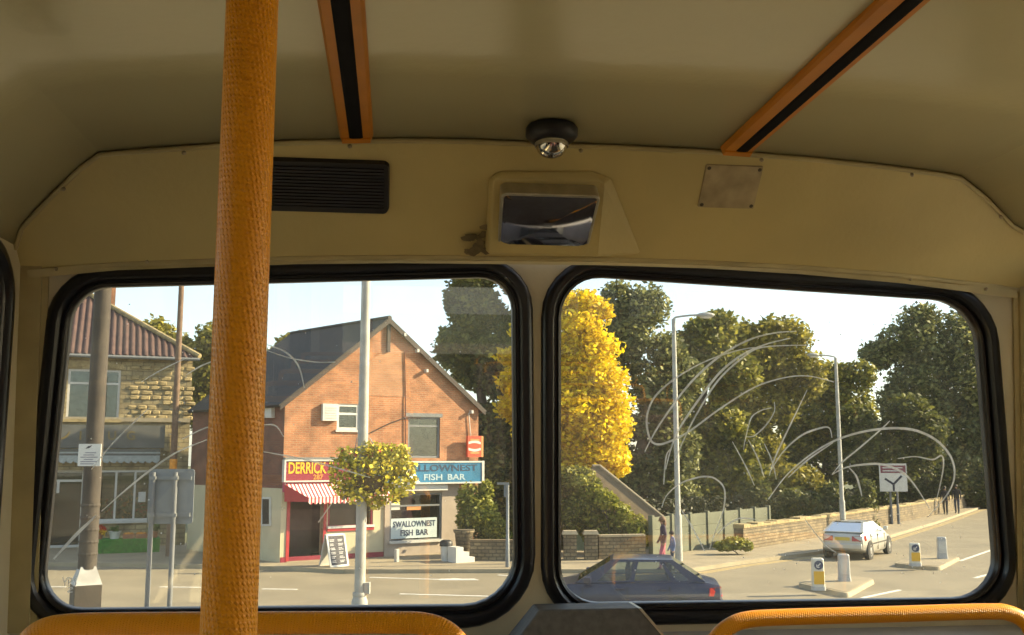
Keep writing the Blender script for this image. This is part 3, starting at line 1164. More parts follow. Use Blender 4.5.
def awning_mat():
    m, t, b = new_mat('awning_stripe')
    uv = node(t, 'ShaderNodeUVMap')
    sp_ = node(t, 'ShaderNodeSeparateXYZ')
    t.links.new(uv.outputs['UV'], sp_.inputs[0])
    mu = node(t, 'ShaderNodeMath', operation='MULTIPLY')
    mu.inputs[1].default_value = 1 / 0.13
    t.links.new(sp_.outputs[0], mu.inputs[0])
    fr_ = node(t, 'ShaderNodeMath', operation='FRACT')
    t.links.new(mu.outputs[0], fr_.inputs[0])
    gt = node(t, 'ShaderNodeMath', operation='GREATER_THAN')
    gt.inputs[1].default_value = 0.5
    t.links.new(fr_.outputs[0], gt.inputs[0])
    mx = node(t, 'ShaderNodeMix', data_type='RGBA')
    mx.inputs[6].default_value = (0.78, 0.70, 0.60, 1)
    mx.inputs[7].default_value = (0.52, 0.05, 0.07, 1)
    t.links.new(gt.outputs[0], mx.inputs[0])
    t.links.new(mx.outputs[2], b.inputs['Base Color'])
    b.inputs['Roughness'].default_value = 0.8


awning_mat()

# ------------------------------------------------------------------ ground, road, pavement
m = MB()
m.box(-260, 260, -120, 420, -0.6, -0.03)
struct(m.build('ground', 'earth'))


def V2(p):
    return Vector((p.x, p.y))


kerb_px = [(-420, 563), (-200, 564.5), (0, 566), (130, 567), (283, 570.5), (345, 573.5), (500, 573), (620, 573.5), (690, 572.5), (740, 564.5), (817, 555), (881, 540.5), (936, 524), (995, 503.5), (1080, 487)]
back_px = [(-420, 536), (-200, 540), (0, 543), (130, 544.5), (283, 556), (345, 556), (470, 556), (600, 557), (690, 554), (752, 547), (841, 532), (912, 519), (995, 498), (1080, 484.0)]
kerb = [G(*p) for p in kerb_px]
back = [G(*p) for p in back_px]
m = MB()
far = [Vector((k.x, k.y, -0.02)) for k in kerb]
m.poly([Vector((-120, -60, 0)), Vector((140, -60, 0)), Vector((150, 90, 0))] + [Vector((k.x, k.y, 0)) for k in kerb[::-1]] + [Vector((-120, 45, 0))])
bm = bmesh.new()
me = bpy.data.meshes.new('tmp')
road = struct(m.build('road', 'asphalt'))
# pavement of the far side, 11 cm above the road
m = MB()
lo = [Vector((k.x, k.y, 0.11)) for k in kerb]
bk = [Vector((k.x, k.y, 0.11)) + FH * 1.2 for k in back]
m.poly(lo + bk[::-1])
pave = struct(m.build('pavement', 'pavement_flag'))
for k in range(len(kerb) - 1):
    a, b = kerb[k], kerb[k + 1]
    L = (b - a)
    n = Vector((L.y, -L.x, 0)).normalized()
    if n.dot(FH) > 0:
        n = -n
    m = MB()
    m.hexa([a - n * 0.14, b - n * 0.14, b + n * 0.02, a + n * 0.02] if True else [], [p + Vector((0, 0, 0.125)) for p in (a - n * 0.14, b - n * 0.14, b + n * 0.02, a + n * 0.02)])
    m.build('kerb', 'kerb_stone', pave)
    if kerb_px[k][0] >= 620:
        for off in (0.22, 0.40):
            m = MB()
            m.hexa([a + n * off, b + n * off, b + n * (off + 0.09), a + n * (off + 0.09)], [p + Vector((0, 0, 0.006)) for p in (a + n * off, b + n * off, b + n * (off + 0.09), a + n * (off + 0.09))])
            m.build('yellow_line', 'yellow_line', road)


def dash(pxs, wd=0.10):
    a, b = G(*pxs[0]), G(*pxs[1])
    n = Vector((-(b - a).y, (b - a).x, 0)).normalized() * wd / 2
    m = MB()
    m.hexa([a - n, b - n, b + n, a + n], [p + Vector((0, 0, 0.006)) for p in (a - n, b - n, b + n, a + n)])
    m.build('lane_line', 'white_line', road)


for d_ in (((18, 586.5), (66, 587)), ((160, 587), (212, 587.5)), ((262, 589), (297, 589.5)), ((370, 577.5), (440, 579.5)), ((452, 578.5), (478, 580)), ((400, 594), (495, 596.5)), ((498, 575), (514, 576)),
           ((960, 561), (1000, 547)), ((975, 578), (1005, 570)), ((862, 598), (900, 590))):
    dash(d_, 0.12)
dash(((440, 579.5), (475, 579.5)), 0.35)

# ------------------------------------------------------------------ facade helper: local x along the front, y into the house, z up
class Front:
    def __init__(self, root):
        self.root = root
        self.M = frame_of(root)
        self.I = self.M.inverted()
        self.n = (self.M.to_3x3() @ Vector((0, 1, 0)))

    def uz(self, px, py, y=0.0):
        p = hit(px, py, self.M @ Vector((0, y, 0)), self.n)
        q = self.I @ p
        return q.x, q.z

    def rect(self, x0, y0, x1, y1, y=0.0):
        ym, xm = (y0 + y1) / 2, (x0 + x1) / 2
        return (self.uz(x0, ym, y)[0], self.uz(x1, ym, y)[0], self.uz(xm, y1, y)[1], self.uz(xm, y0, y)[1])

    def slab(self, name, mat, r, y0, y1, parent=None, bevel=0.0, label=None):
        m = MB()
        m.box(r[0], r[1], y0, y1, r[2], r[3])
        return m.build(name, mat, parent or self.root, bevel=bevel, label=label)

    def window(self, r, y, frame, fw=0.07, bars=(), mullions=(), glass='shop_glass', back='curtain', name='window', backd=0.10, mb_extra=None):
        u0, u1, z0, z1 = r
        m = MB()
        for q in ((u0, u1, z0, z0 + fw), (u0, u1, z1 - fw, z1), (u0, u0 + fw, z0 + fw, z1 - fw), (u1 - fw, u1, z0 + fw, z1 - fw)):
            m.box(q[0], q[1], y - 0.03, y + 0.05, q[2], q[3])
        for f in bars:
            z = z0 + (z1 - z0) * f
            m.box(u0 + fw, u1 - fw, y - 0.025, y + 0.04, z - fw * 0.45, z + fw * 0.45)
        for f in mullions:
            u = u0 + (u1 - u0) * f
            m.box(u - fw * 0.45, u + fw * 0.45, y - 0.025, y + 0.04, z0 + fw, z1 - fw)
        w_ = m.build(name, frame, self.root)
        zs_ = [z0] + [z0 + (z1 - z0) * f for f in bars] + [z1]
        us_ = [u0] + [u0 + (u1 - u0) * f for f in mullions] + [u1]
        for i in range(len(us_) - 1):
            for j in range(len(zs_) - 1):
                MB().box(us_[i] + fw * 0.4, us_[i + 1] - fw * 0.4, y, y + 0.008, zs_[j] + fw * 0.4, zs_[j + 1] - fw * 0.4).build('pane', glass, w_)
        if back:
            MB().box(u0 + fw * 0.5, u1 - fw * 0.5, y + backd, y + backd + 0.02, z0 + fw * 0.5, z1 - fw * 0.5).build('curtain' if back == 'curtain' else 'backing', back, w_)
        return w_


# ------------------------------------------------------------------ red brick house with the two shops
A = G(280, 566)
FA = math.radians(33)                              # the street front runs away to the right
dA = RT * math.cos(FA) + FH * math.sin(FA)
nA = FH * math.cos(FA) - RT * math.sin(FA)
B = hit(478, 500, A, nA)
B.z = 0
ang = math.atan2((B - A).y, (B - A).x)
hb = thing('brick_house', 'red brick house with dark slate roof, gable end over two shop fronts', 'building', (A.x, A.y, 0), ang)
fb = Front(hb)
W_ = (B - A).length
Sv = fb.I @ (at(185, 548, 39.0)) - fb.I @ A
side = Vector((Sv.x, Sv.y, 0))
side = side.normalized() * 6.6
ul, zl = fb.uz(281, 402)
ur, zr = fb.uz(478, 408)
ua, za = fb.uz(388, 321)
ze = (zl + zr) / 2
zf_ = fb.uz(330, 458)[1]                       # shop level / brick level
T = 0.30
# openings
o_win1 = fb.rect(337, 404, 359, 430)
o_win2 = fb.rect(408, 417, 440, 458)
o_door = fb.rect(287, 500, 323, 562)
o_door = (o_door[0], o_door[1], 0.12, o_door[3])
o_shop = fb.rect(328, 500, 373, 527)
o_fish = fb.rect(389, 493, 441, 541)
u_split = fb.uz(384, 520)[0]
u_fish_end = fb.uz(457, 520)[0]
m = MB()
wall_cells(m, 0.0, W_, zf_ - 0.15, ze, [o_win1, o_win2], lambda a, b, c, d: m.box(a, b, 0, T, c, d))
m.prism([(0, 0, ze), (W_, 0, ze), (ua, 0, za - 0.05)][::1], (0, T, 0))
m.build('gable_wall', 'red_brick', hb)
r = fb.rect(364, 347, 405, 396)
m = MB()
m.prism([(r[0], -0.012, r[2]), (r[1], -0.012, r[2]), (r[1], -0.012, r[3] - 0.15), (r[0] + 0.9, -0.012, r[3]), (r[0], -0.012, r[3] - 0.75)], (0, 0.02, 0))
m.build('brick_patch', 'patch_brick', hb)
m = MB()
m.prism([(-0.02, -0.01, 0.0), (0, T, 0), (0 + side.x, side.y, 0), (side.x - 0.4, side.y, 0)][::1], (0, 0, 0.01))
# shaded side wall: brick above, cream below
for nm, mt, z0, z1, out in (('side_wall', 'shaded_brick', 2.55, ze - 0.05, 0.0), ('side_wall_base', 'cream_render', 0.0, 2.55, 0.02)):
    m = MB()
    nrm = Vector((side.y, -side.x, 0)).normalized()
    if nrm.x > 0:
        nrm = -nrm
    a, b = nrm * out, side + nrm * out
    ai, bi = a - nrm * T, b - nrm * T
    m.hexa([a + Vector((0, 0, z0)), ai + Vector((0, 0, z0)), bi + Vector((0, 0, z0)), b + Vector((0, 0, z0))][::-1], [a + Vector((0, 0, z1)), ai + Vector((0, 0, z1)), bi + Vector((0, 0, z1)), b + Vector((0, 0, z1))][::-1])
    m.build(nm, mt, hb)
m = MB()
m.box(W_ - T, W_, T, 6.5, 0, ze - 0.05)
m.build('side_wall', 'red_brick', hb)
# roof: two slate slopes
ov = 0.16
al, ar = Vector((-0.22, -ov, ze - 0.18)), Vector((W_ + 0.22, -ov, ze - 0.18))
ap = Vector((ua, -ov, za))
m = MB()
s_ = Vector((side.x, side.y, 0))
for e in (al, ar):
    q = [e, ap, ap + s_, e + s_]
    n = (q[1] - q[0]).cross(q[3] - q[0]).normalized()
    if n.z < 0:
        n = -n
    m.hexa(q, [p + n * 0.10 for p in q])
m.build('roof', 'slate', hb)
m = MB()
m.tube([ap + Vector((0, 0, 0.10)), ap + s_ + Vector((0, 0, 0.10))], 0.09, 8)
m.build('ridge_tile', 'slate', hb)
for e in (al, ar):
    m = MB()
    q = [e + Vector((0, -0.01, -0.10)), ap + Vector((0, -0.01, -0.10)), ap + Vector((0, -0.01, 0.08)), e + Vector((0, -0.01, 0.08))]
    m.hexa(q, [p + Vector((0, 0.05, 0)) for p in q])
    m.build('barge_board', 'dark_wood', hb)
m = MB()
r = fb.rect(386.5, 324, 389.5, 352)
m.box(r[0], r[1], -0.09, -0.01, r[2], r[3])
m.build('finial', 'dark_wood', hb)
# brackets, a wire and a painted wire shadow on the gable
for x, y in ((403, 335), (416, 351), (425, 371), (470, 412)):
    u, z = fb.uz(x, y)
    MB().box(u - 0.04, u + 0.04, -0.20, 0.0, z - 0.06, z + 0.06).build('bracket', 'off_white', hb)
m = MB()
pth = [fb.uz(468, 413), fb.uz(470, 435), fb.uz(469, 452)]
m.tube([(u, -0.05, z) for u, z in pth], 0.018, 6)
m.build('cable_or_shadow', 'off_white', hb)
m = MB()
pth = [fb.uz(404, 352), fb.uz(405, 390), fb.uz(405, 455)]
m.tube([(u, -0.04, z) for u, z in pth], 0.02, 6)
m.build('drain_pipe', 'shaded_brick', hb)
m = MB()
pth = [fb.uz(370, 433), fb.uz(388, 424), fb.uz(404, 418), fb.uz(420, 418)]
m.tube([(u, -0.03, z) for u, z in pth], 0.022, 6)
m.build('cable_or_shadow', 'dark_wood', hb)  # dark tube standing in for a wire's shadow on the brick
# upper windows
fb.window(o_win1, 0.06, 'white_paint', 0.09, bars=(0.62,), back='curtain')
fb.window(o_win2, 0.08, 'lead', 0.08, bars=(0.78,), mullions=(), back='curtain')
fb.slab('lintel', 'lead', (o_win2[0] - 0.1, o_win2[1] + 0.1, o_win2[3], o_win2[3] + 0.14), -0.01, 0.1)
fb.slab('window_sill', 'off_white', (o_win1[0] - 0.06, o_win1[1] + 0.06, o_win1[2] - 0.07, o_win1[2]), -0.07, 0.1)
r = fb.rect(321, 404, 336, 421)
vb = fb.slab('vent_box', 'white_paint', r, -0.16, 0.0, bevel=0.01)
for k in range(5):
    z = r[2] + (r[3] - r[2]) * (0.18 + 0.15 * k)
    MB().box(r[0] + 0.1, r[1] - 0.06, -0.175, -0.16, z - 0.018, z + 0.018).build('vent_slat', 'off_white', vb)
# white box on the shaded side wall
m = MB()
nrm = Vector((side.y, -side.x, 0)).normalized()
if nrm.x > 0:
    nrm = -nrm
pA, pB = at(262, 410, 33.5), at(275, 410, 33.2)


def side_pt(px, py):
    n = hb.rotation_euler.to_matrix() @ nrm
    return fb.I @ hit(px, py, fb.M @ Vector((0, 0, 0)), n)


q = [side_pt(262, 418), side_pt(275, 418), side_pt(275, 402), side_pt(262, 402)]
m.hexa(q, [p + nrm * 0.15 for p in q])
m.build('junction_box', 'off_white', hb, bevel=0.01)
q = [side_pt(262, 526), side_pt(272, 526), side_pt(272, 497), side_pt(262, 497)]
m = MB()
m.hexa([p + nrm * 0.021 for p in q], [p + nrm * 0.06 for p in q])
sw = m.build('side_window', 'off_white', hb)
q = [side_pt(264, 524), side_pt(270.5, 524), side_pt(270.5, 499), side_pt(264, 499)]
m = MB()
m.hexa([p + nrm * 0.061 for p in q], [p + nrm * 0.066 for p in q])
m.build('pane', 'dark_interior', sw)

# ground floor: cream shop and rendered shop
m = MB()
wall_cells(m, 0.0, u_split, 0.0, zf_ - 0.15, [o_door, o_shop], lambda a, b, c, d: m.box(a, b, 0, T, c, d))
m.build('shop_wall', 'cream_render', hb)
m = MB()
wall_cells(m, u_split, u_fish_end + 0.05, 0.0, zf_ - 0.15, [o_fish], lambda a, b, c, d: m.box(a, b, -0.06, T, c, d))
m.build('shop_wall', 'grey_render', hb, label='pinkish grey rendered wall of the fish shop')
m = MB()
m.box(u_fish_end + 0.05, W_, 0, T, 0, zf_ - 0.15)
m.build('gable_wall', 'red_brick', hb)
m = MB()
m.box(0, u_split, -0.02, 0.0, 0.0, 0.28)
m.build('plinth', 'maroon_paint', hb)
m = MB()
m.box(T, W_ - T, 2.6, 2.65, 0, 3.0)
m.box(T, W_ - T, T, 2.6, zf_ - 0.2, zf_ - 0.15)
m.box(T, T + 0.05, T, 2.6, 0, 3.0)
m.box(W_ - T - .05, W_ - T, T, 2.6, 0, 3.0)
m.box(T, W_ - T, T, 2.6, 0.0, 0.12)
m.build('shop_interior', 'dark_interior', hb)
# door: dark timber, red posts
r = o_door
dr = fb.slab('door', 'dark_wood', (r[0] + 0.05, r[1] - 0.05, 0.12, r[3] - 0.05), 0.9, 0.95)
fb.slab('door_step', 'kerb_stone', (r[0], r[1], 0.0, 0.14), -0.05, 0.9)
for u in (r[0] - 0.03, r[1]):
    fb.slab('door_post', 'red_paint', (u, u + 0.11, 0.11, r[3]), -0.03, 0.2)
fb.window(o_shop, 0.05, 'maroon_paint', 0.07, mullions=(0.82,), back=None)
fb.slab('window_sill', 'white_paint', (o_shop[0] - 0.03, o_shop[1] + 0.03, o_shop[2] - 0.02, o_shop[2] + 0.06), -0.08, 0.1)
fb.slab('sill_board', 'red_paint', (o_shop[0] - 0.03, o_shop[1] + 0.03, o_shop[2] - 0.12, o_shop[2] - 0.02), -0.05, 0.1)
# fascias
fb.slab('lead_flashing', 'lead', (0.0, u_split, zf_ - 0.12, zf_ + 0.02), -0.20, 0.0)
r = fb.rect(280, 461, 386, 480)
sgn = fb.slab('shop_sign', 'maroon_paint', (0.0, u_split - 0.02, r[2], r[3]), -0.17, -0.001)
m = MB()
for q in ((0.0, u_split - 0.02, r[2] - 0.05, r[2]), (0.0, u_split - 0.02, r[3], r[3] + 0.05), (-0.03, 0.03, r[2] - 0.05, r[3] + 0.05)):
    m.box(q[0], q[1], -0.21, -0.001, q[2], q[3])
m.build('sign_border', 'off_white', sgn)
hz = r[3] - r[2]
u1_ = max(0.06, fb.uz(283.5, 470, -0.17)[0])
u2_ = fb.uz(334, 470, -0.17)[0]
tx = text('lettering', 'DERRICK F', 'yellow_letter', sgn, (u1_ + u2_) / 2, -0.176, r[2] + hz * 0.62, hz * 0.82, width=u2_ - u1_ - 0.12, bold=0.012)
text('lettering', '287', 'orange_letter', sgn, fb.uz(318, 477, -0.17)[0], -0.176, r[2] + hz * 0.16, hz * 0.36, bold=0.006)
fb.slab('fascia_board', 'pink_red', (0.0, u_split - 0.02, r[2] - 0.38, r[2] - 0.05), -0.10, -0.001)
# awning: striped sloping canopy with a scalloped edge and red end cheek
aw_t = r[2] - 0.12
ua0, ua1 = 0.02, u_split - 0.03
z_in, z_out, y_out = aw_t, fb.uz(320, 498, -0.75)[1], -0.75
m = MB()
nn = 2
i0 = m.vert((ua0, -0.11, z_in)), m.vert((ua1, -0.11, z_in)), m.vert((ua1, y_out, z_out)), m.vert((ua0 + 0.62, y_out, z_out))
m.face(i0, [(ua0, 0), (ua1, 0), (ua1, 1), (ua0 + 0.62, 1)])
aw = m.build('awning', 'awning_stripe', hb, solid=0.02)
m = MB()
ns = 18
for k in range(ns):
    a, b = ua0 + 0.62 + (ua1 - ua0 - 0.62) * k / ns, ua0 + 0.62 + (ua1 - ua0 - 0.62) * (k + 1) / ns
    c = (a + b) / 2
    m.prism([(a, y_out, z_out), (a, y_out, z_out - 0.13), (c - 0.03, y_out, z_out - 0.20), (c + 0.03, y_out, z_out - 0.20), (b, y_out, z_out - 0.13), (b, y_out, z_out)], (0, 0.015, 0))
m.build('valance', 'awning_stripe', aw)
m = MB()
m.prism([(ua0, -0.11, z_in), (ua0 + 0.62, y_out, z_out), (ua0 + 0.62, y_out, z_out - 0.12), (ua0 + 0.02, -0.11, z_out - 0.12)], (0.015, 0, 0))
m.build('awning_cheek', 'red_paint', aw, label='plain red end cheek')
m = MB()
m.tube([(ua1 * 0.42, y_out + 0.02, z_out - 0.05), (ua1 * 0.35, 0.0, z_out - 0.85)], 0.02, 6)
m.build('awning_arm', 'off_white', aw)
# fish shop front
fw_ = fb.window(o_fish, 0.0, 'lead', 0.07, bars=(0.74,), mullions=(), back=None)
u0, u1, z0, z1 = o_fish
fb.slab('window_sill', 'off_white', (u0 - 0.03, u1 + 0.03, z0 - 0.05, z0 + 0.03), -0.16, 0.0)
r = fb.rect(385, 484.5, 447, 491, -0.2)
sh = fb.slab('shutter_box', 'white_paint', r, -0.28, -0.06, bevel=0.015)
r = fb.rect(391, 518, 437, 538, -0.02)
bn = fb.slab('window_banner', 'sign_pale', (r[0], r[1], r[2], r[3]), -0.012, -0.004)
uc, hz = (r[0] + r[1]) / 2, r[3] - r[2]
text('lettering', 'SWALLOWNEST', 'navy_letter', bn, uc, -0.014, r[2] + hz * 0.70, hz * 0.40, width=(r[1] - r[0]) * 0.92, bold=0.008)
for s_w, f_w in (('FISH', -0.16), ('BAR', 0.17)):
    text('lettering', s_w, 'navy_letter', bn, uc + f_w * (r[1] - r[0]), -0.014, r[2] + hz * 0.26, hz * 0.40, width=(r[1] - r[0]) * 0.27, bold=0.008)
r = fb.rect(407, 506, 421, 510, -0.02)
fb.slab('open_sign', 'sign_edge', r, -0.012, -0.004)
r = fb.rect(391, 503, 400, 510, -0.02)
fb.slab('price_card', 'off_white', r, -0.012, -0.004)
r = fb.rect(376, 461, 484, 484, -0.40)
fs = fb.slab('fish_bar_sign', 'sign_blue', (r[0], r[1] - 0.1, r[2] + 0.06, r[3] - 0.06), -0.40, -0.061)
m = MB()
for q in ((r[0], r[1], r[2], r[2] + 0.06), (r[0], r[1], r[3] - 0.06, r[3]), (r[1] - 0.10, r[1], r[2] + 0.06, r[3] - 0.06)):
    m.box(q[0], q[1], -0.43, -0.061, q[2], q[3])
m.build('sign_border', 'off_white', fs)
hz = r[3] - r[2]
ut0, ut1 = fb.uz(392, 468, -0.4)[0], fb.uz(477, 468, -0.4)[0]
text('lettering', 'SWALLOWNEST', 'navy_letter', fs, (ut0 + ut1) / 2, -0.405, r[2] + hz * 0.68, hz * 0.40, width=ut1 - ut0, bold=0.006)
ut0, ut1 = fb.uz(424, 468, -0.4)[0], fb.uz(465, 468, -0.4)[0]
for s_w, f_w in (('FISH', 0.22), ('BAR', 0.78)):
    text('lettering', s_w, 'pale_letter', fs, ut0 + (ut1 - ut0) * f_w, -0.405, r[2] + hz * 0.28, hz * 0.36, width=(ut1 - ut0) * 0.44, bold=0.006)
# red hanging sign on the corner
r = fb.rect(467, 436, 480.5, 457, -0.25)
rs = thing('hanging_sign', 'small red square sign with white bars fixed above the blue fish bar sign', 'sign', fb.M @ Vector(((r[0] + r[1]) / 2, -0.25, (r[2] + r[3]) / 2)), ang)
hw, hh_ = (r[1] - r[0]) / 2, (r[3] - r[2]) / 2
MB().box(-hw, hw, -0.06, 0.06, -hh_, hh_).build('board', 'sign_red', rs)
MB().box(hw, hw + 0.09, -0.061, 0.061, -hh_, hh_).build('edge', 'sign_edge', rs)
m = MB()
for z, f in ((0.16, 1), (-0.12, -1)):
    a = [(-hw * 0.9 + 1.8 * hw * k / 8, z * hh_ * 2 + f * 0.05 * math.sin(PI * k / 8)) for k in range(9)]
    m.grid([[Vector((x, -0.063, y + 0.045)) for x, y in a], [Vector((x, -0.063, y - 0.045)) for x, y in a]])
m.build('white_bar', 'white_paint', rs)
for z in (0.62, -0.60):
    MB().box(-hw * 0.6, hw * 0.7, -0.063, -0.06, z * hh_ - 0.035, z * hh_ + 0.035).build('print_line', 'sign_edge', rs)
MB().box(-0.03, 0.03, 0.06, 0.25, -0.03, 0.03).build('bracket', 'lead', rs)

# ------------------------------------------------------------------ things on the pavement before the shops
PZ = 0.11
p = G(334, 566.0, PZ)
ab = thing('sandwich_board', 'black chalk menu sandwich board with white frame outside the shop door', 'sign board', p, ang + 0.18)
hw, hh_, dp = 0.36, 1.02, 0.30
for nm, s in (('front_leaf', -1), ('rear_leaf', 1)):
    m = MB()
    f = 0.06
    Rm = Matrix.Translation((0, s * 0.03, hh_)) @ Matrix.Rotation(math.radians(s * 16), 4, 'X') @ Matrix.Translation((0, 0, -hh_ * 1.04))
    for q in ((-hw, hw, 0, f), (-hw, hw, hh_ * 1.04 - f, hh_ * 1.04), (-hw, -hw + f, 0, hh_ * 1.04), (hw - f, hw, 0, hh_ * 1.04)):
        m.box(q[0], q[1], -0.015, 0.015, q[2], q[3], Rm)
    fr = m.build(nm, 'white_paint', ab)
    m = MB()
    m.box(-hw + f, hw - f, -0.008, 0.008, f, hh_ * 1.04 - f, Rm)
    m.build('panel', 'chalk_black' if s < 0 else 'off_white', fr)
    if s < 0:
        m = MB()
        rr = random.Random(9)
        for row in range(6):
            for c in range(2):
                z = 0.14 + row * 0.135
                x = -0.16 + c * 0.31
                for l in range(2):
                    m.box(x - 0.10, x + rr.uniform(0.03, 0.10), -0.0105, -0.0085, z + l * 0.045, z + l * 0.045 + 0.025, Rm)
        m.build('chalk_lines', 'chalk', fr, kind='stuff')

p = G(446, 561, PZ)
bn_ = thing('litter_bin', 'small black litter bin against the fish shop wall beside the white steps', 'bin', p, ang)
MB().lathe([(0.17, 0), (0.20, 0.55), (0.215, 0.56), (0.215, 0.60), (0.19, 0.60), (0.18, 0.4)], 16).build('body', 'off_white', bn_, True)
MB().lathe([(0.222, 0.50), (0.222, 0.60), (0.20, 0.66), (0.13, 0.70), (0.01, 0.71)], 16).build('lid', 'bin_black', bn_, True)
p = G(394, 561.5, PZ)
bx = thing('wall_stub', 'low pale stub post standing against the fish shop wall', 'post', p, ang)
MB().box(-0.05, 0.05, -0.28, -0.10, 0, 0.42).build('stub', 'off_white', bx, bevel=0.01)
# steps at the house corner
p = G(467, 562.5, PZ)
stp = thing('doorstep', 'flight of white edged steps at the corner of the fish shop', 'steps', p, ang)
for k in range(3):
    MB().box(-0.42 , 0.30 - 0.22 * k, 0.0, 0.55, k * 0.17, (k + 1) * 0.17).build('step', 'white_paint', stp)
p = G(464, 558, PZ)
pl = thing('stone_planter', 'round stone planter next to the white steps', 'planter', p, ang)
MB().lathe([(0.24, 0.25), (0.27, 0.3), (0.33, 0.85), (0.38, 0.9), (0.38, 0.98), (0.3, 0.98)], 14).build('pot', 'garden_stone', pl, True)
MB().box(-0.3, 0.3, -0.3, 0.3, 0, 0.25).build('plinth', 'kerb_stone', pl)

# ------------------------------------------------------------------ stone shop at the left
L1 = G(184.5, 547.5)
FB = math.radians(22)
L0 = L1 - (RT * math.cos(FB) + FH * math.sin(FB)) * 6.0
ang2 = math.atan2((L1 - L0).y, (L1 - L0).x)
hs_ = thing('stone_shop', 'yellowish stone shop with red pantile roof and dark fascia at the edge of view', 'building', (L1.x, L1.y, 0), ang2)
f2 = Front(hs_)
WL = 14.0
z_e = f2.uz(130, 358)[1]
z_s = f2.uz(120, 421)[1]
wA, wB = f2.rect(67, 369, 91, 419), f2.rect(91, 369, 120, 419)
o_w = (wA[0], wB[1], wA[2], wA[3])
o_sw = f2.rect(96, 470, 152, 521)
o_sw = (f2.uz(88, 500)[0], o_sw[1], o_sw[2], o_sw[3])
o_dr = f2.rect(46, 470, 83, 546)
o_dr = (o_dr[0], o_dr[1], 0.12, o_dr[3])
m = MB()
wall_cells(m, -WL, 0, 0, z_e, [o_w, o_sw, o_dr], lambda a, b, c, d: m.box(a, b, 0, T, c, d))
m.build('front_wall', 'coursed_stone', hs_)
m = MB()
m.hexa([(-T, T, 0), (-0.0, T, 0), (-7.0, 7.4, 0), (-7.0 - T, 7.4, 0)], [(-T, T, z_e), (-0.0, T, z_e), (-7.0, 7.4, z_e), (-7.0 - T, 7.4, z_e)])
m.build('side_wall', 'coursed_stone', hs_)
MB().box(-WL, -WL + T, T, 8, 0, z_e).build('side_wall', 'coursed_stone', hs_)
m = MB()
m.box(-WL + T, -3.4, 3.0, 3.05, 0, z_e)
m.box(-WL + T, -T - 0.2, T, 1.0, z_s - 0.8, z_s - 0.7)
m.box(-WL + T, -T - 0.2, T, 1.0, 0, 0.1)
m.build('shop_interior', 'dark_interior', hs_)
# proud facing stones of the upper wall
rs_ = random.Random(21)
z = z_s + 0.15
st_mesh = []
for k in range(6):
    mm = MB()
    a, b = 0.19, 0.085
    q = rounded([(-a, -b), (a, -b), (a, b), (-a, b)], 0.05, 2)
    q1 = offset(q, -0.03)
    j = rs_.Random if False else None
    mm.hexa([Vector((p.x, 0.0, p.y)) for p in q][::-1], [Vector((p.x * rs_.uniform(0.9, 1.05), -0.05 - 0.03 * rs_.random(), p.y * rs_.uniform(0.85, 1.05))) for p in q1][::-1])
    ob = mm.build('stone', 'facade_stone', hs_)
    st_mesh.append(ob.data)
    bpy.data.objects.remove(ob)
row = 0
while z < z_e - 0.28:
    u = -6.6 + (0.2 if row % 2 else 0.0)
    while u < -0.05:
        wd = rs_.uniform(0.30, 0.48)
        if not (o_w[0] - 0.2 < u + wd and u < o_w[1] + 0.2 and o_w[2] - 0.22 < z < o_w[3] + 0.35) and rs_.random() < 0.86:
            ob = bpy.data.objects.new('stone', rs_.choice(st_mesh))
            COL.objects.link(ob)
            ob.parent = hs_
            ob.location = (u + wd / 2, 0.0, z + rs_.uniform(-0.015, 0.015))
            ob.scale = (wd / 0.42, rs_.choice((0.3, 0.5, 0.9, 1.5)), rs_.uniform(0.9, 1.05))
        u += wd + 0.03
    z += 0.20
    row += 1
# upper window pair, shop window, door
f2.window(o_w, 0.08, 'off_white', 0.09, bars=(0.72,), mullions=(0.46,), back='curtain')
m = MB()
n_ = 10
arc = [(o_w[0] - 0.1 + (o_w[1] - o_w[0] + 0.2) * k / n_, o_w[3] + 0.02 + 0.12 * math.sin(PI * k / n_)) for k in range(n_ + 1)]
m.hexa([Vector((u, -0.06, z)) for u, z in arc] + [Vector((u, -0.06, z + 0.2)) for u, z in arc[::-1]], [Vector((u, 0.01, z)) for u, z in arc] + [Vector((u, 0.01, z + 0.2)) for u, z in arc[::-1]])
m.build('window_arch', 'facade_stone', hs_)
f2.slab('window_sill', 'facade_stone', (o_w[0] - 0.1, o_w[1] + 0.1, o_w[2] - 0.12, o_w[2]), -0.12, 0.05)
f2.slab('string_course', 'kerb_stone', (-WL, 0.0, z_s - 0.02, z_s + 0.14), -0.10, 0.0)
r = f2.rect(40, 425, 170, 448, -0.1)
fas = f2.slab('fascia', 'fascia_grey', (-WL, r[1] - 0.2, r[2], r[3]), -0.12, -0.001)
f2.slab('fascia_end', 'coursed_stone', (r[1] - 0.2, r[1], r[2] - 0.1, r[3] + 0.03), -0.16, -0.001)
for s, x in ((')', 66), ('I', 80.5), ('U', 112), ('G', 131)):
    u, z_ = f2.uz(x, 436, -0.125)
    text('lettering', s, 'gold_letter', fas, u, -0.126, z_, 0.48, bold=0.01, rot=(PI / 2, 0 if s != ')' else 0.9, 0))
r = f2.rect(40, 449, 160, 462, -0.2)
af = f2.slab('awning_case', 'fascia_grey', (-WL, r[1], r[2] + 0.25, r[3]), -0.26, -0.001)
f2.slab('awning_rail', 'awning_grey', (-WL, r[1], r[2] + 0.33, r[2] + 0.39), -0.28, -0.26, af)
m = MB()
k = 0
u = -7.4
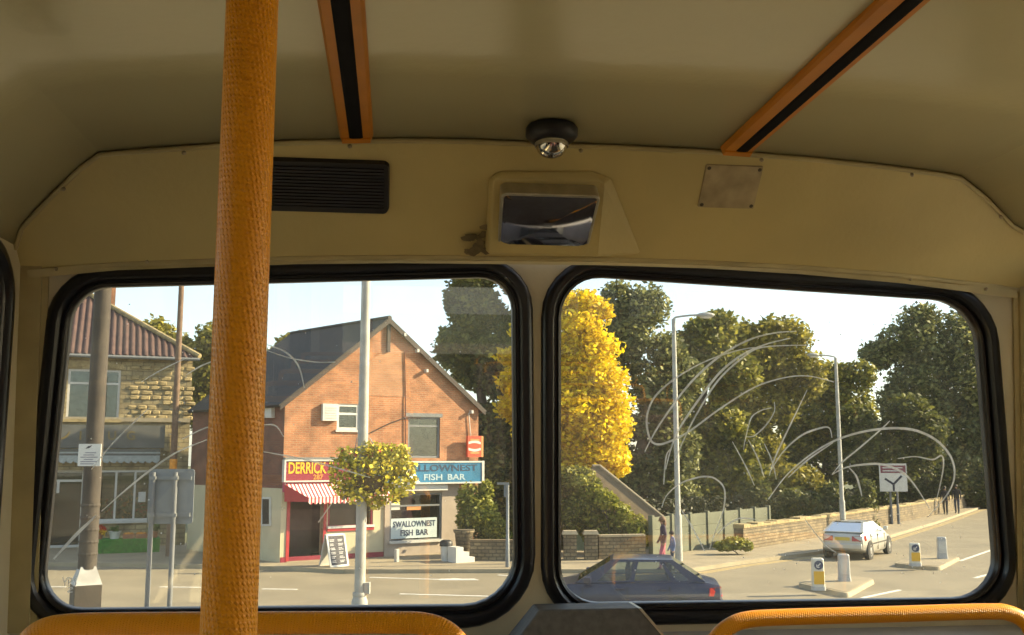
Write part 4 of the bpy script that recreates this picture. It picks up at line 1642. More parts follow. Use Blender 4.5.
while u < r[1] - 0.15:
    m.prism([(u, -0.27, r[2] + 0.25), (u, -0.27, r[2]), (u + 0.16, -0.27, r[2] - 0.06), (u + 0.26, -0.27, r[2] + 0.06), (u + 0.26, -0.27, r[2] + 0.25)], (0, 0.012, 0))
    u += 0.262
m.build('folded_valance', 'awning_grey', af)
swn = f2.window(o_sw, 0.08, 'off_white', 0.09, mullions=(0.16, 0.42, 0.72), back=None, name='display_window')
f2.slab('window_sill', 'off_white', (o_sw[0] - 0.05, o_sw[1] + 0.05, o_sw[2] - 0.08, o_sw[2] + 0.02), -0.10, 0.1)
dr2 = f2.window((o_dr[0], o_dr[1], 0.12, o_dr[3]), 0.25, 'off_white', 0.10, bars=(0.86,), back=None, name='door')
u, z_ = f2.uz(58, 488, 0.2)
MB().box(u - 0.05, u + 0.05, 0.20, 0.24, z_ - 0.2, z_ + 0.25).build('door_notice', 'off_white', dr2)
u, z_ = f2.uz(142, 497, 0.0)
MB().box(u - 0.14, u + 0.14, 0.05, 0.07, z_ - 0.2, z_ + 0.2).build('window_notice', 'off_white', swn)
# roof: hipped, corrugated with pantiles
zr_ = at(111, 299, 46.0).z
rr_h = zr_ - z_e
hipx, hipy = -4.7, 4.6
ev = -0.28
m = MB()
tw = 0.25
nc = 46
for k in range(nc):
    ux = 0.25 - k * tw
    # the height a column reaches before it meets the hip line
    def top(u_):
        return max(0.02, min(1.0, (0.25 - u_) / (0.25 - hipx)))
    prof = [(0, 0.0), (0.05, 0.055), (0.10, 0.075), (0.15, 0.055), (0.20, 0.0), (0.25, 0.0)]
    ncs = 14
    for i in range(len(prof) - 1):
        ua_, ub_ = ux - prof[i][0], ux - prof[i + 1][0]
        ta, tb = top(ua_), top(ub_)
        pa, pb_ = [], []
        for c in range(ncs + 1):
            for (uu, t_, h_, L) in ((ua_, ta, prof[i][1], pa), (ub_, tb, prof[i + 1][1], pb_)):
                f = t_ * c / ncs
                L.append(Vector((uu, ev + (hipy - ev) * f, z_e + 0.0 + (rr_h) * f + h_ + 0.05)))
        m.grid([pa, pb_])
m.cur = 0
m.build('pantile_slope', 'pantile', hs_, kind='stuff')
m = MB()
c0 = Vector((0.25, ev, z_e + 0.02))
c1 = Vector((hipx, hipy, zr_ + 0.02))
c2 = Vector((-WL - 0.2, hipy, zr_ + 0.02))
c3 = Vector((-WL - 0.2, ev, z_e + 0.02))
c4 = Vector((hipx * 2 - 0.25, hipy * 2 - ev, z_e + 0.02))
c5 = Vector((-WL - 0.2, hipy * 2 - ev, z_e + 0.02))
m.poly([c0, c1, c2, c3])
m.poly([c0, c4, c1])
m.poly([c1, c4, c5, c2])
m.build('roof_deck', 'pantile_dark', hs_)
m = MB()
m.tube([c0 + Vector((0, 0, 0.12)), c1 + Vector((0, 0, 0.14)), c2 + Vector((0, 0, 0.14))], 0.11, 8)
m.build('hip_tile', 'facade_stone', hs_)
m = MB()
m.tube([Vector((-WL, ev - 0.06, z_e + 0.0)), Vector((0.25, ev - 0.06, z_e + 0.0))], 0.07, 8)
m.build('gutter', 'lead', hs_, True)
ch = at(111, 296, 46.0)
cl = f2.I @ ch
m = MB()
m.box(cl.x - 0.45, cl.x + 0.20, cl.y - 0.3, cl.y + 0.5, zr_ - 0.6, zr_ + 1.6)
cmn = m.build('chimney', 'red_brick', hs_)
MB().box(cl.x - 0.5, cl.x + 0.25, cl.y - 0.35, cl.y + 0.55, zr_ + 1.6, zr_ + 1.72).build('chimney_cap', 'kerb_stone', cmn)

# flower display on the pavement
p = G(126, 552, PZ)
dt = thing('display_stand', 'low display stand covered in bright green grass cloth before the stone shop', 'stand', p, ang2)
MB().box(-1.15, 1.15, -0.4, 0.4, 0.0, 0.50).build('table', 'green_cloth', dt)
m = MB()
rr = random.Random(2)
for k in range(400):
    u = rr.uniform(-1.15, 1.15)
    z_ = rr.uniform(0.08, 0.5)
    m.poly([(u, -0.405, z_), (u + 0.02, -0.41, z_), (u + rr.uniform(-0.03, 0.03), -0.44, z_ - 0.13)])
m.build('grass_fringe', 'green_cloth', dt, kind='stuff')
TS = p + Vector((0, 0, 0.501))
Rz = Matrix.Rotation(ang2, 3, 'Z')
for dx, kind, mt, lab, cat in ((-0.95, 'flower', 'flower_red', 'red and yellow flower bunch on the green display stand', 'flowers'), (-0.42, 'bucket', 'bucket_white', 'white bucket on the green display stand', 'bucket'),
                               (0.06, 'box', 'terracotta', 'tray of orange produce in the middle of the green display stand', 'tray'), (0.50, 'box', 'terracotta', 'tray of orange produce beside the leafy pot on the green stand', 'tray'),
                               (0.95, 'pot', 'terracotta', 'leafy potted plant at the end of the green display stand', 'plant pot')):
    loc = TS + Rz @ Vector((dx, -0.05, 0))
    t_ = thing({'flower': 'flower_bunch', 'bucket': 'bucket', 'box': 'produce_tray', 'pot': 'potted_plant'}[kind], lab, cat, loc, ang2)
    if kind == 'flower':
        MB().lathe([(0.10, 0), (0.14, 0.22), (0.12, 0.22)], 12).build('pot', 'terracotta', t_, True)
        leaves('red_blooms', [(Vector((0, 0, 0.36)), (0.22, 0.18, 0.13))], 150, 0.07, 'flower_red', t_, 5, 0.2)
        leaves('yellow_blooms', [(Vector((0.05, -0.05, 0.27)), (0.2, 0.16, 0.12))], 70, 0.07, 'yellow_letter', t_, 6, 0.2)
    elif kind == 'bucket':
        MB().lathe([(0.15, 0), (0.22, 0.26), (0.235, 0.27), (0.21, 0.27), (0.15, 0.05)], 16).build('pail', mt, t_, True)
        leaves('stems', [(Vector((0, 0, 0.33)), (0.18, 0.18, 0.12))], 60, 0.06, 'plant_green', t_, 8, 0.2)
    elif kind == 'box':
        m = MB()
        for q in ((-0.2, 0.2, -0.2, 0.2, 0, 0.03), (-0.2, 0.2, -0.2, -0.18, 0.03, 0.16), (-0.2, 0.2, 0.18, 0.2, 0.03, 0.16), (-0.2, -0.18, -0.18, 0.18, 0.03, 0.16), (0.18, 0.2, -0.18, 0.18, 0.03, 0.16)):
            m.box(*q)
        m.build('tray', mt, t_)
        m = MB()
        for i in range(3):
            for j in range(3):
                m.ball((-0.11 + 0.11 * i, -0.11 + 0.11 * j, 0.12 + 0.03 * ((i + j) % 2)), 0.07, 8, 6)
        m.build('fruit', 'flower_orange', t_, True, kind='stuff')
    else:
        MB().lathe([(0.11, 0), (0.16, 0.24), (0.14, 0.24)], 12).build('pot', mt, t_, True)
        leaves('foliage', [(Vector((0, 0, 0.38)), (0.24, 0.22, 0.2))], 160, 0.07, 'plant_green', t_, 9, 0.2)
# plants behind the shop window
rr = random.Random(31)
for k in range(5):
    u = o_sw[0] + 0.5 + k * (o_sw[1] - o_sw[0] - 1.0) / 4
    loc = f2.M @ Vector((u, 0.85, 0.1))
    ht = 0.7 + 0.35 * rr.random()
    t_ = thing('window_plant', 'flowering potted plant inside the stone shop window, %s from the shop door' % ('first', 'second', 'third', 'fourth', 'fifth')[k], 'plant', loc, 0, 'plants in the stone shop window')
    m = MB()
    m.lathe([(0.14, 0), (0.18, ht), (0.15, ht)], 10)
    m.build('pot', 'terracotta', t_, True)
    leaves('foliage', [(Vector((0, 0, ht + 0.55)), (0.30, 0.28, 0.55))], 220, 0.09, 'plant_green', t_, 40 + k, 0.2)
    leaves('blooms', [(Vector((0, 0, ht + 0.6)), (0.36, 0.3, 0.55))], 70, 0.06, ('yellow_letter', 'flower_red', 'flower_orange')[k % 3], t_, 60 + k, 0.5)


# ------------------------------------------------------------------ street furniture
M('galvanised', (0.25, 0.26, 0.26), 0.45, 0.12, 6.0, metal=0.3)
M('concrete_dark', (0.055, 0.043, 0.032), 0.85, 0.3, 8.0, 0.2, 40)
M('column_grey', (0.42, 0.42, 0.38), 0.6, 0.15, 6.0)
M('base_paint', (0.46, 0.45, 0.42), 0.6, 0.25, 6.0)
M('sign_back', (0.20, 0.22, 0.23), 0.6, 0.10, 5.0)
M('sign_post', (0.16, 0.17, 0.18), 0.6, 0.10, 5.0)
M('notice_white', (0.74, 0.74, 0.70), 0.6, 0.05, 8.0)
M('print_grey', (0.28, 0.28, 0.34), 0.7, 0.1, 8.0)
M('print_black', (0.03, 0.03, 0.05), 0.7, 0.1, 8.0)
M('sign_maroon', (0.22, 0.05, 0.07), 0.5, 0.1, 5.0)
M('bollard_white', (0.74, 0.70, 0.58), 0.45, 0.08, 6.0)
M('bollard_yellow', (0.85, 0.48, 0.02), 0.45, 0.08, 6.0)
M('bollard_grey', (0.50, 0.50, 0.48), 0.5, 0.10, 6.0)
M('disc_blue', (0.03, 0.05, 0.12), 0.45, 0.08, 6.0)
M('lamp_lens', (0.75, 0.76, 0.72), 0.2, 0.05, 6.0)
M('petal_yellow', (1.0, 0.80, 0.05), 0.7, 0.25, 8.0)
M('petal_white', (0.80, 0.76, 0.60), 0.7, 0.15, 8.0)
M('petal_red', (0.50, 0.08, 0.04), 0.7, 0.25, 8.0)
leaf_mat('basket_leaf', (0.20, 0.22, 0.03), (0.40, 0.38, 0.05), (0.70, 0.60, 0.08), 0.35)


M('bark_brown', (0.06, 0.045, 0.02), 0.9, 0.3, 20.0)


def thing_at(name, label, cat, px, d, rz=0.0, group=None, z=0.0):
    q = at(px, 457, d)
    return thing(name, label, cat, (q.x, q.y, z), rz, group)


def z_at(py, d, px=512):
    return at(px, py, d).z


CAMZ = -YAW                                      # turn that makes local x run along the picture, local y away from it

# square based street column close by on the left
d_ = 12.0
col = thing_at('street_column', 'dark tapering street column on a square base carrying a white notice', 'lamp post', 93.5, d_, CAMZ)
zc = z_at(566, d_)
zb_ = z_at(584, d_)
hwb = 0.150
m = MB()
Rb = Matrix.Rotation(math.radians(33), 4, 'Z')
q0 = [Rb @ Vector((sx * hwb, sy * hwb, 0)) for sx, sy in ((-1, -1), (1, -1), (1, 1), (-1, 1))]
q1 = [Rb @ Vector((sx * 0.082, sy * 0.082, 0)) for sx, sy in ((-1, -1), (1, -1), (1, 1), (-1, 1))]
m.hexa(q0, [p + Vector((0, 0, zb_)) for p in q0])
m.build('base', 'concrete_dark', col, bevel=0.008)
m = MB()
m.hexa([p + Vector((0, 0, zb_)) for p in q0], [p + Vector((0, 0, zc)) for p in q1])
m.build('shoulder', 'base_paint', col)
m = MB()
m.lathe([(0.105, zc - 0.03), (0.100, zc + 1.5), (0.098, zc + 3.5), (0.090, 9.0)], 14)
m.build('shaft', 'concrete_dark', col, True)
m = MB()
for k in range(5):
    z = zc + 0.12 + 0.14 * k
    m.lathe([(0.107, z), (0.112, z + 0.02), (0.107, z + 0.04)], 14, caps=False)
m.build('band', 'concrete_dark', col, kind='stuff')
z0, z1 = z_at(466, d_), z_at(444, d_)
nt_ = MB().box(-0.130, 0.135, -0.125, -0.112, z0, z1).build('notice', 'notice_white', col)
m = MB()
for f, a, b in ((0.60, -0.05, 0.08), (0.50, -0.07, 0.06), (0.40, -0.10, 0.10), (0.30, -0.06, 0.05), (0.20, -0.10, 0.10), (0.10, -0.10, 0.06)):
    z = z0 + (z1 - z0) * f
    m.box(a, b, -0.1265, -0.125, z - 0.006, z + 0.006)
m.build('print_line', 'print_grey', nt_, kind='stuff')
m = MB()
zt = z0 + (z1 - z0) * 0.86
m.prism([(-0.05, -0.1265, zt - 0.022), (0.0, -0.1265, zt - 0.012), (0.03, -0.1265, zt + 0.02), (-0.02, -0.1265, zt + 0.008)], (0, 0.002, 0))
m.build('bird_mark', 'print_black', nt_)

# timber telegraph pole on the far pavement
q = G(169, 556, 0.11)
tp_ = thing('telegraph_pole', 'slim timber telegraph pole rising behind the grey sign back', 'pole', (q.x, q.y, 0.10))
MB().lathe([(0.13, 0), (0.125, 1.5), (0.11, 6), (0.095, 11)], 12).build('pole', 'wood_pole', tp_, True)
d_ = (Vector((q.x, q.y, 0)) - Vector((0, 0, 0))).dot(FH)
MB().lathe([(0.135, 0), (0.135, 0.35), (0.13, 0.36)], 10).build('marker_band', 'flower_orange', tp_, True, xf=Matrix.Translation((0, 0, z_at(472, d_))))
m = MB()
for k in range(6):
    s = 1 if k % 2 else -1
    m.box(s * 0.08, s * 0.20, -0.015, 0.015, 3.4 + 0.45 * k, 3.43 + 0.45 * k)
m.build('climbing_step', 'galvanised', tp_, kind='stuff')

# traffic sign seen from the back
d_ = 16.0
ts = thing_at('road_sign', 'grey back of a rectangular road sign on two posts at the kerb', 'road sign', 172, d_, CAMZ)
za_, zb2 = z_at(524, d_, 172), z_at(469, d_, 172)
hw = 22.5 * d_ / F
q = rounded([(-hw, za_), (hw, za_), (hw, zb2), (-hw, zb2)], 0.05, 4)
m = MB()
m.hexa([Vector((p.x, 0.03, p.y)) for p in q], [Vector((p.x, 0.045, p.y)) for p in q])
m.build('plate', 'sign_back', ts)
for x in (-0.275, 0.075):
    x = x * d_ / 16.0
    MB().lathe([(0.040, 0), (0.038, zb2 - 0.05)], 12).build('post', 'sign_post', ts, True, xf=Matrix.Translation((x, -0.02, 0)))
    for z in (za_ + 0.14, zb2 - 0.14):
        m = MB()
        m.box(x - 0.05, x + 0.05, -0.065, 0.03, z - 0.025, z + 0.025)
        m.build('clip', 'galvanised', ts)
for z in (za_ + 0.14, zb2 - 0.14):
    MB().box(-hw + 0.04, hw - 0.04, 0.0, 0.03, z - 0.03, z + 0.03).build('stiffener', 'sign_back', ts)

# lamp column with flower baskets
d_ = 13.2
lc = thing_at('lamp_column', 'pale grey lamp column carrying a flower basket in front of the shops', 'lamp post', 362.5, d_, CAMZ)
zsh = z_at(592, d_, 362)
m = MB()
m.lathe([(0.105, 0), (0.105, zsh - 0.12), (0.085, zsh - 0.06), (0.078, zsh)], 16)
m.build('base', 'column_grey', lc, True)
m = MB()
m.lathe([(0.070, zsh - 0.01), (0.068, zsh + 2), (0.062, 5.5), (0.055, 9.0)], 16)
m.build('shaft', 'column_grey', lc, True)
MB().lathe([(0.088, 0), (0.094, 0.02), (0.088, 0.05)], 16).build('collar', 'column_grey', lc, True, xf=Matrix.Translation((0, 0, zsh - 0.05)))
m = MB()
m.box(0.06, 0.13, -0.05, 0.05, zsh - 0.02, zsh + 0.12)
m.build('cable_box', 'column_grey', lc)
m = MB()
m.tube([(-0.22, -0.08, z_at(500, d_)), (-0.20, -0.05, z_at(490, d_)), (0, -0.08, z_at(478, d_)), (0.22, -0.08, z_at(470, d_))], 0.012, 8)
m.build('bracket', 'galvanised', lc, True)
bk_ = thing_at('flower_basket', 'large hanging basket of yellow flowers around the pale lamp column', 'flower basket', 370, d_ - 0.05, CAMZ, None, z_at(496, d_))
zc = 0.0
m = MB()
m.lathe([(0.06, 0.04), (0.14, 0.08), (0.20, 0.16), (0.22, 0.26), (0.19, 0.26)], 18)
m.build('basket', 'bark_brown', bk_, True)


def bl(px, py, rx, ry, rd=None):
    c = at(px, py, d_) - Vector(bk_.location)
    c = Matrix.Rotation(-CAMZ, 3, 'Z') @ c
    s = d_ / F
    return (c, (rx * s, (rd or rx) * s, ry * s))


bb = [bl(372, 470, 26, 20), bl(404, 466, 12, 12), bl(346, 492, 10, 9), bl(410, 476, 8, 10), bl(388, 494, 14, 10), bl(368, 448, 12, 7), bl(402, 452, 9, 8), bl(340, 452, 6, 5), bl(376, 503, 9, 7), bl(345, 478, 16, 18), bl(390, 462, 22, 15), bl(400, 484, 14, 14), bl(362, 492, 20, 12), bl(355, 458, 16, 11), bl(385, 452, 16, 8), bl(336, 465, 8, 9)]
leaves('foliage', bb, 4200, 0.028, 'basket_leaf', bk_, 71, 0.35)
leaves('yellow_flowers', bb, 900, 0.024, 'petal_yellow', bk_, 72, 0.92, squash=1.7, kind='stuff')
leaves('white_flowers', [bl(402, 480, 16, 12), bl(364, 500, 6, 10), bl(395, 470, 16, 12)], 26, 0.033, 'petal_white', bk_, 73, 0.9, squash=1.7, kind='stuff')
leaves('red_flowers', [bl(350, 455, 12, 6), bl(380, 453, 14, 5)], 30, 0.032, 'petal_red', bk_, 74, 0.9, squash=1.7, kind='stuff')
m = MB()
for dx in (-0.25, 0.0, 0.3):
    m.tube([(dx, 0, 0.25), (dx * 0.3 - 0.1, 0, 0.75)], 0.006, 6)
m.build('chain', 'galvanised', bk_, kind='stuff')

# short bus stop post
q = G(507.5, 567, 0.11)
bs = thing('stop_post', 'slender grey post with a short side arm on the pavement by the shrubs', 'post', (q.x, q.y, 0.11), CAMZ)
dd = Vector((q.x, q.y, 0)).dot(FH)
ht = z_at(484, dd) - 0.11
MB().lathe([(0.07, 0), (0.06, 0.9), (0.052, 0.92), (0.05, ht)], 12).build('shaft', 'galvanised', bs, True)
MB().box(-0.34, 0.05, -0.05, 0.05, ht - 0.02, ht + 0.05).build('arm', 'galvanised', bs)
MB().box(-0.12, -0.02, -0.012, 0.012, ht - 0.42, ht - 0.02).build('flag', 'sign_back', bs)


def street_lamp(px, py, top, headx, label):
    q = G(px, py, 0.11)
    r = thing('street_lamp', label, 'street lamp', (q.x, q.y, 0.11), CAMZ, 'tall lamps along the road')
    dd = Vector((q.x, q.y, 0)).dot(FH)
    h = z_at(top, dd, px) - 0.11
    MB().lathe([(0.13, 0), (0.125, 1.5), (0.095, 1.6), (0.085, h * 0.7), (0.07, h)], 14).build('shaft', 'column_grey', r, True)
    L = headx * dd / F
    m = MB()
    m.tube(smooth_path([(0, 0, h - 0.05), (0.06 * L, 0, h + 0.06), (0.45 * L, 0, h + 0.13), (0.72 * L, 0, h + 0.14)], 4), 0.035, 8)
    m.build('arm', 'column_grey', r, True)
    m = MB()
    m.ball((0.86 * L, 0, h + 0.14), (0.24 * abs(L), 0.13, 0.10), 14, 8)
    hd = m.build('head', 'column_grey', r, True)
    m = MB()
    m.ball((0.86 * L, 0, h + 0.09), (0.17 * abs(L), 0.10, 0.08), 14, 8)
    m.build('lens', 'lamp_lens', hd, True)


street_lamp(679, 561, 319, 38, 'tall grey street lamp by the two walkers near the green outhouse')
street_lamp(843.5, 535, 358, -26, 'tall grey street lamp beside the stone wall beyond the silver car')

# direction sign
q = G(895.5, 524, 0.11)
ds = thing('direction_sign', 'white direction sign with a dark forked road symbol on two posts', 'road sign', (q.x, q.y, 0.11), CAMZ - 0.1)
dd = Vector((q.x, q.y, 0)).dot(FH)
s = dd / F
za_, zb2 = z_at(491.5, dd, 895) - 0.11, z_at(463.5, dd, 895) - 0.11
hw = 13.2 * s
for x in (-3.2 * s, 3.4 * s):
    MB().lathe([(0.075, 0), (0.075, 1.0), (0.055, 1.02), (0.055, zb2 - 0.1)], 10).build('post', 'sign_post', ds, True, xf=Matrix.Translation((x, 0.06, 0)))
bd = MB().box(-hw, hw, -0.03, 0.0, za_, zb2).build('board', 'white_paint', ds)
zz = zb2 - za_
MB().box(-hw * 0.9, hw * 0.92, -0.035, -0.03, za_ + zz * 0.66, za_ + zz * 0.93).build('header_panel', 'sign_maroon', bd)
m = MB()
for k in range(2):
    m.box(-hw * 0.75, hw * 0.7, -0.038, -0.035, za_ + zz * (0.72 + 0.11 * k), za_ + zz * (0.755 + 0.11 * k))
m.build('place_name_line', 'notice_white', bd, kind='stuff')
m = MB()
lw = 0.055
for a, b in (((0.0, 0.02), (0.0, 0.26)), ((0.0, 0.26), (-0.62, 0.46)), ((0.0, 0.26), (0.62, 0.56))):
    pa, pb2 = Vector((a[0] * hw, 0, za_ + zz * a[1])), Vector((b[0] * hw, 0, za_ + zz * b[1]))
    t = (pb2 - pa).normalized()
    n = Vector((-t.z, 0, t.x)) * lw
    m.prism([pa - n + Vector((0, -0.036, 0)), pb2 - n + Vector((0, -0.036, 0)), pb2 + n + Vector((0, -0.036, 0)), pa + n + Vector((0, -0.036, 0))], (0, 0.006, 0))
m.build('junction_symbol', 'print_black', bd)

# ------------------------------------------------------------------ traffic islands
ROAD_AZ = math.radians(33.0) + YAW                 # heading of the road on the right
RZ = -ROAD_AZ                                      # local y runs up the road


def island(pxs, label):
    P = [G(*p) for p in pxs]
    c = sum(P, Vector()) / len(P)
    o = thing('traffic_island', label, 'traffic island', c, 0, 'traffic islands')
    L = [p - c for p in P]
    m = MB()
    q = rounded([(p.x, p.y) for p in L], 0.25, 4)
    a = sum(q[k].x * q[(k + 1) % len(q)].y - q[(k + 1) % len(q)].x * q[k].y for k in range(len(q)))
    if a < 0:
        q = q[::-1]
    m.grid([[Vector((p.x, p.y, 0.001)) for p in q], [Vector((p.x, p.y, 0.12)) for p in offset(q, -0.03)]], closed=True)
    m.fan([Vector((p.x, p.y, 0.12)) for p in offset(q, -0.03)])
    m.build('kerb', 'kerb_stone', o)
    m = MB()
    qi = [p * 0.90 for p in q]
    m.grid([[Vector((p.x, p.y, 0.10)) for p in qi], [Vector((p.x, p.y, 0.13)) for p in qi]], closed=True)
    m.fan([Vector((p.x, p.y, 0.13)) for p in qi])
    m.build('paving', 'pavement_flag', o)
    return o


def bollard(px, py, top, wpx, face, label):
    q = G(px, py, 0.13)
    dd = Vector((q.x, q.y, 0)).dot(FH)
    s = dd / F
    az = math.atan2(q.x, q.y)
    r = thing('traffic_bollard', label, 'bollard', q, -az + 0.25, 'internally lit traffic bollards')
    h = z_at(top, dd, px) - 0.13
    hw = wpx * s / 2
    dp = hw * 0.72
    qd = rounded([(-hw, -dp), (hw, -dp), (hw, dp), (-hw, dp)], 0.06, 4)
    m = MB()
    m.hexa([Vector((p.x, p.y, 0.10)) for p in qd], [Vector((p.x * 0.94, p.y * 0.94, h - 0.04)) for p in qd])
    m.hexa([Vector((p.x * 0.94, p.y * 0.94, h - 0.04)) for p in qd], [Vector((p.x * 0.80, p.y * 0.80, h)) for p in qd])
    m.build('body', 'bollard_white' if face else 'bollard_grey', r)
    m = MB()
    m.hexa([Vector((p.x * 1.1, p.y * 1.1, 0.0)) for p in qd], [Vector((p.x * 1.06, p.y * 1.06, 0.10)) for p in qd])
    m.build('base', 'bollard_grey', r)
    if face:
        MB().box(-hw * 0.82, hw * 0.82, -dp - 0.006, -dp + 0.02, 0.16, h * 0.60).build('yellow_panel', 'bollard_yellow', r)
        Rm = Matrix.Translation((0, -dp - 0.004, h * 0.79)) @ Matrix.Rotation(PI / 2, 4, 'X')
        ds_ = MB().lathe([(hw * 0.72, -0.02), (hw * 0.72, 0.006)], 20, Rm).build('keep_left_disc', 'disc_blue', r)
        m = MB()
        for a, b, wd in (((0.4, 0.4), (-0.25, -0.25), 0.13), ((-0.45, -0.45), (-0.45, 0.15), 0.10), ((-0.45, -0.45), (0.15, -0.45), 0.10)):
            pa, pb2 = Vector((a[0], 0, a[1])) * hw * 0.72, Vector((b[0], 0, b[1])) * hw * 0.72
            t = (pb2 - pa).normalized()
            n = Vector((-t.z, 0, t.x)) * wd * hw * 0.72
            o_ = Vector((0, -dp - 0.012, h * 0.79))
            m.prism([pa - n + o_, pb2 - n + o_, pb2 + n + o_, pa + n + o_], (0, 0.004, 0))
        m.build('arrow', 'white_paint', ds_)
    else:
        MB().box(-hw * 0.75, hw * 0.75, -dp - 0.006, -dp + 0.02, 0.20, h - 0.14).build('door_panel', 'off_white', r)


island([(796, 587), (848, 598.5), (876, 583), (834, 577)], 'small kerbed island nearest the silver car, carrying two bollards')
island([(893, 567), (940, 571), (961, 560), (914, 558)], 'small kerbed island further up the road carrying two bollards')
bollard(818.5, 590, 558, 12, True, 'yellow and white keep left bollard on the island beside the silver car')
bollard(844.5, 581, 554, 11, False, 'plain pale bollard standing directly behind the silver car')
bollard(915.5, 566, 543, 10, True, 'yellow and white keep left bollard on the island further up the road')
bollard(942.5, 558.5, 537, 9, False, 'plain pale bollard on the island further up the road')

# ------------------------------------------------------------------ cars
M('tyre', (0.015, 0.015, 0.015), 0.8, 0.2, 20.0)
M('alloy', (0.45, 0.45, 0.45), 0.3, 0.1, 10.0, metal=0.7)
M('car_blue', (0.022, 0.024, 0.06), 0.3, 0.05, 4.0, coat=0.3)
M('car_silver', (0.60, 0.58, 0.52), 0.3, 0.05, 4.0, metal=0.35, coat=0.5)
M('car_trim', (0.02, 0.02, 0.022), 0.5, 0.2, 10.0)
M('tail_red', (0.45, 0.02, 0.015), 0.2, 0.1, 10.0)
M('head_clear', (0.60, 0.62, 0.62), 0.1, 0.1, 10.0)
M('plate_yellow', (0.70, 0.50, 0.05), 0.5, 0.05, 10.0)
M('car_inside', (0.06, 0.055, 0.05), 0.8, 0.3, 8.0)


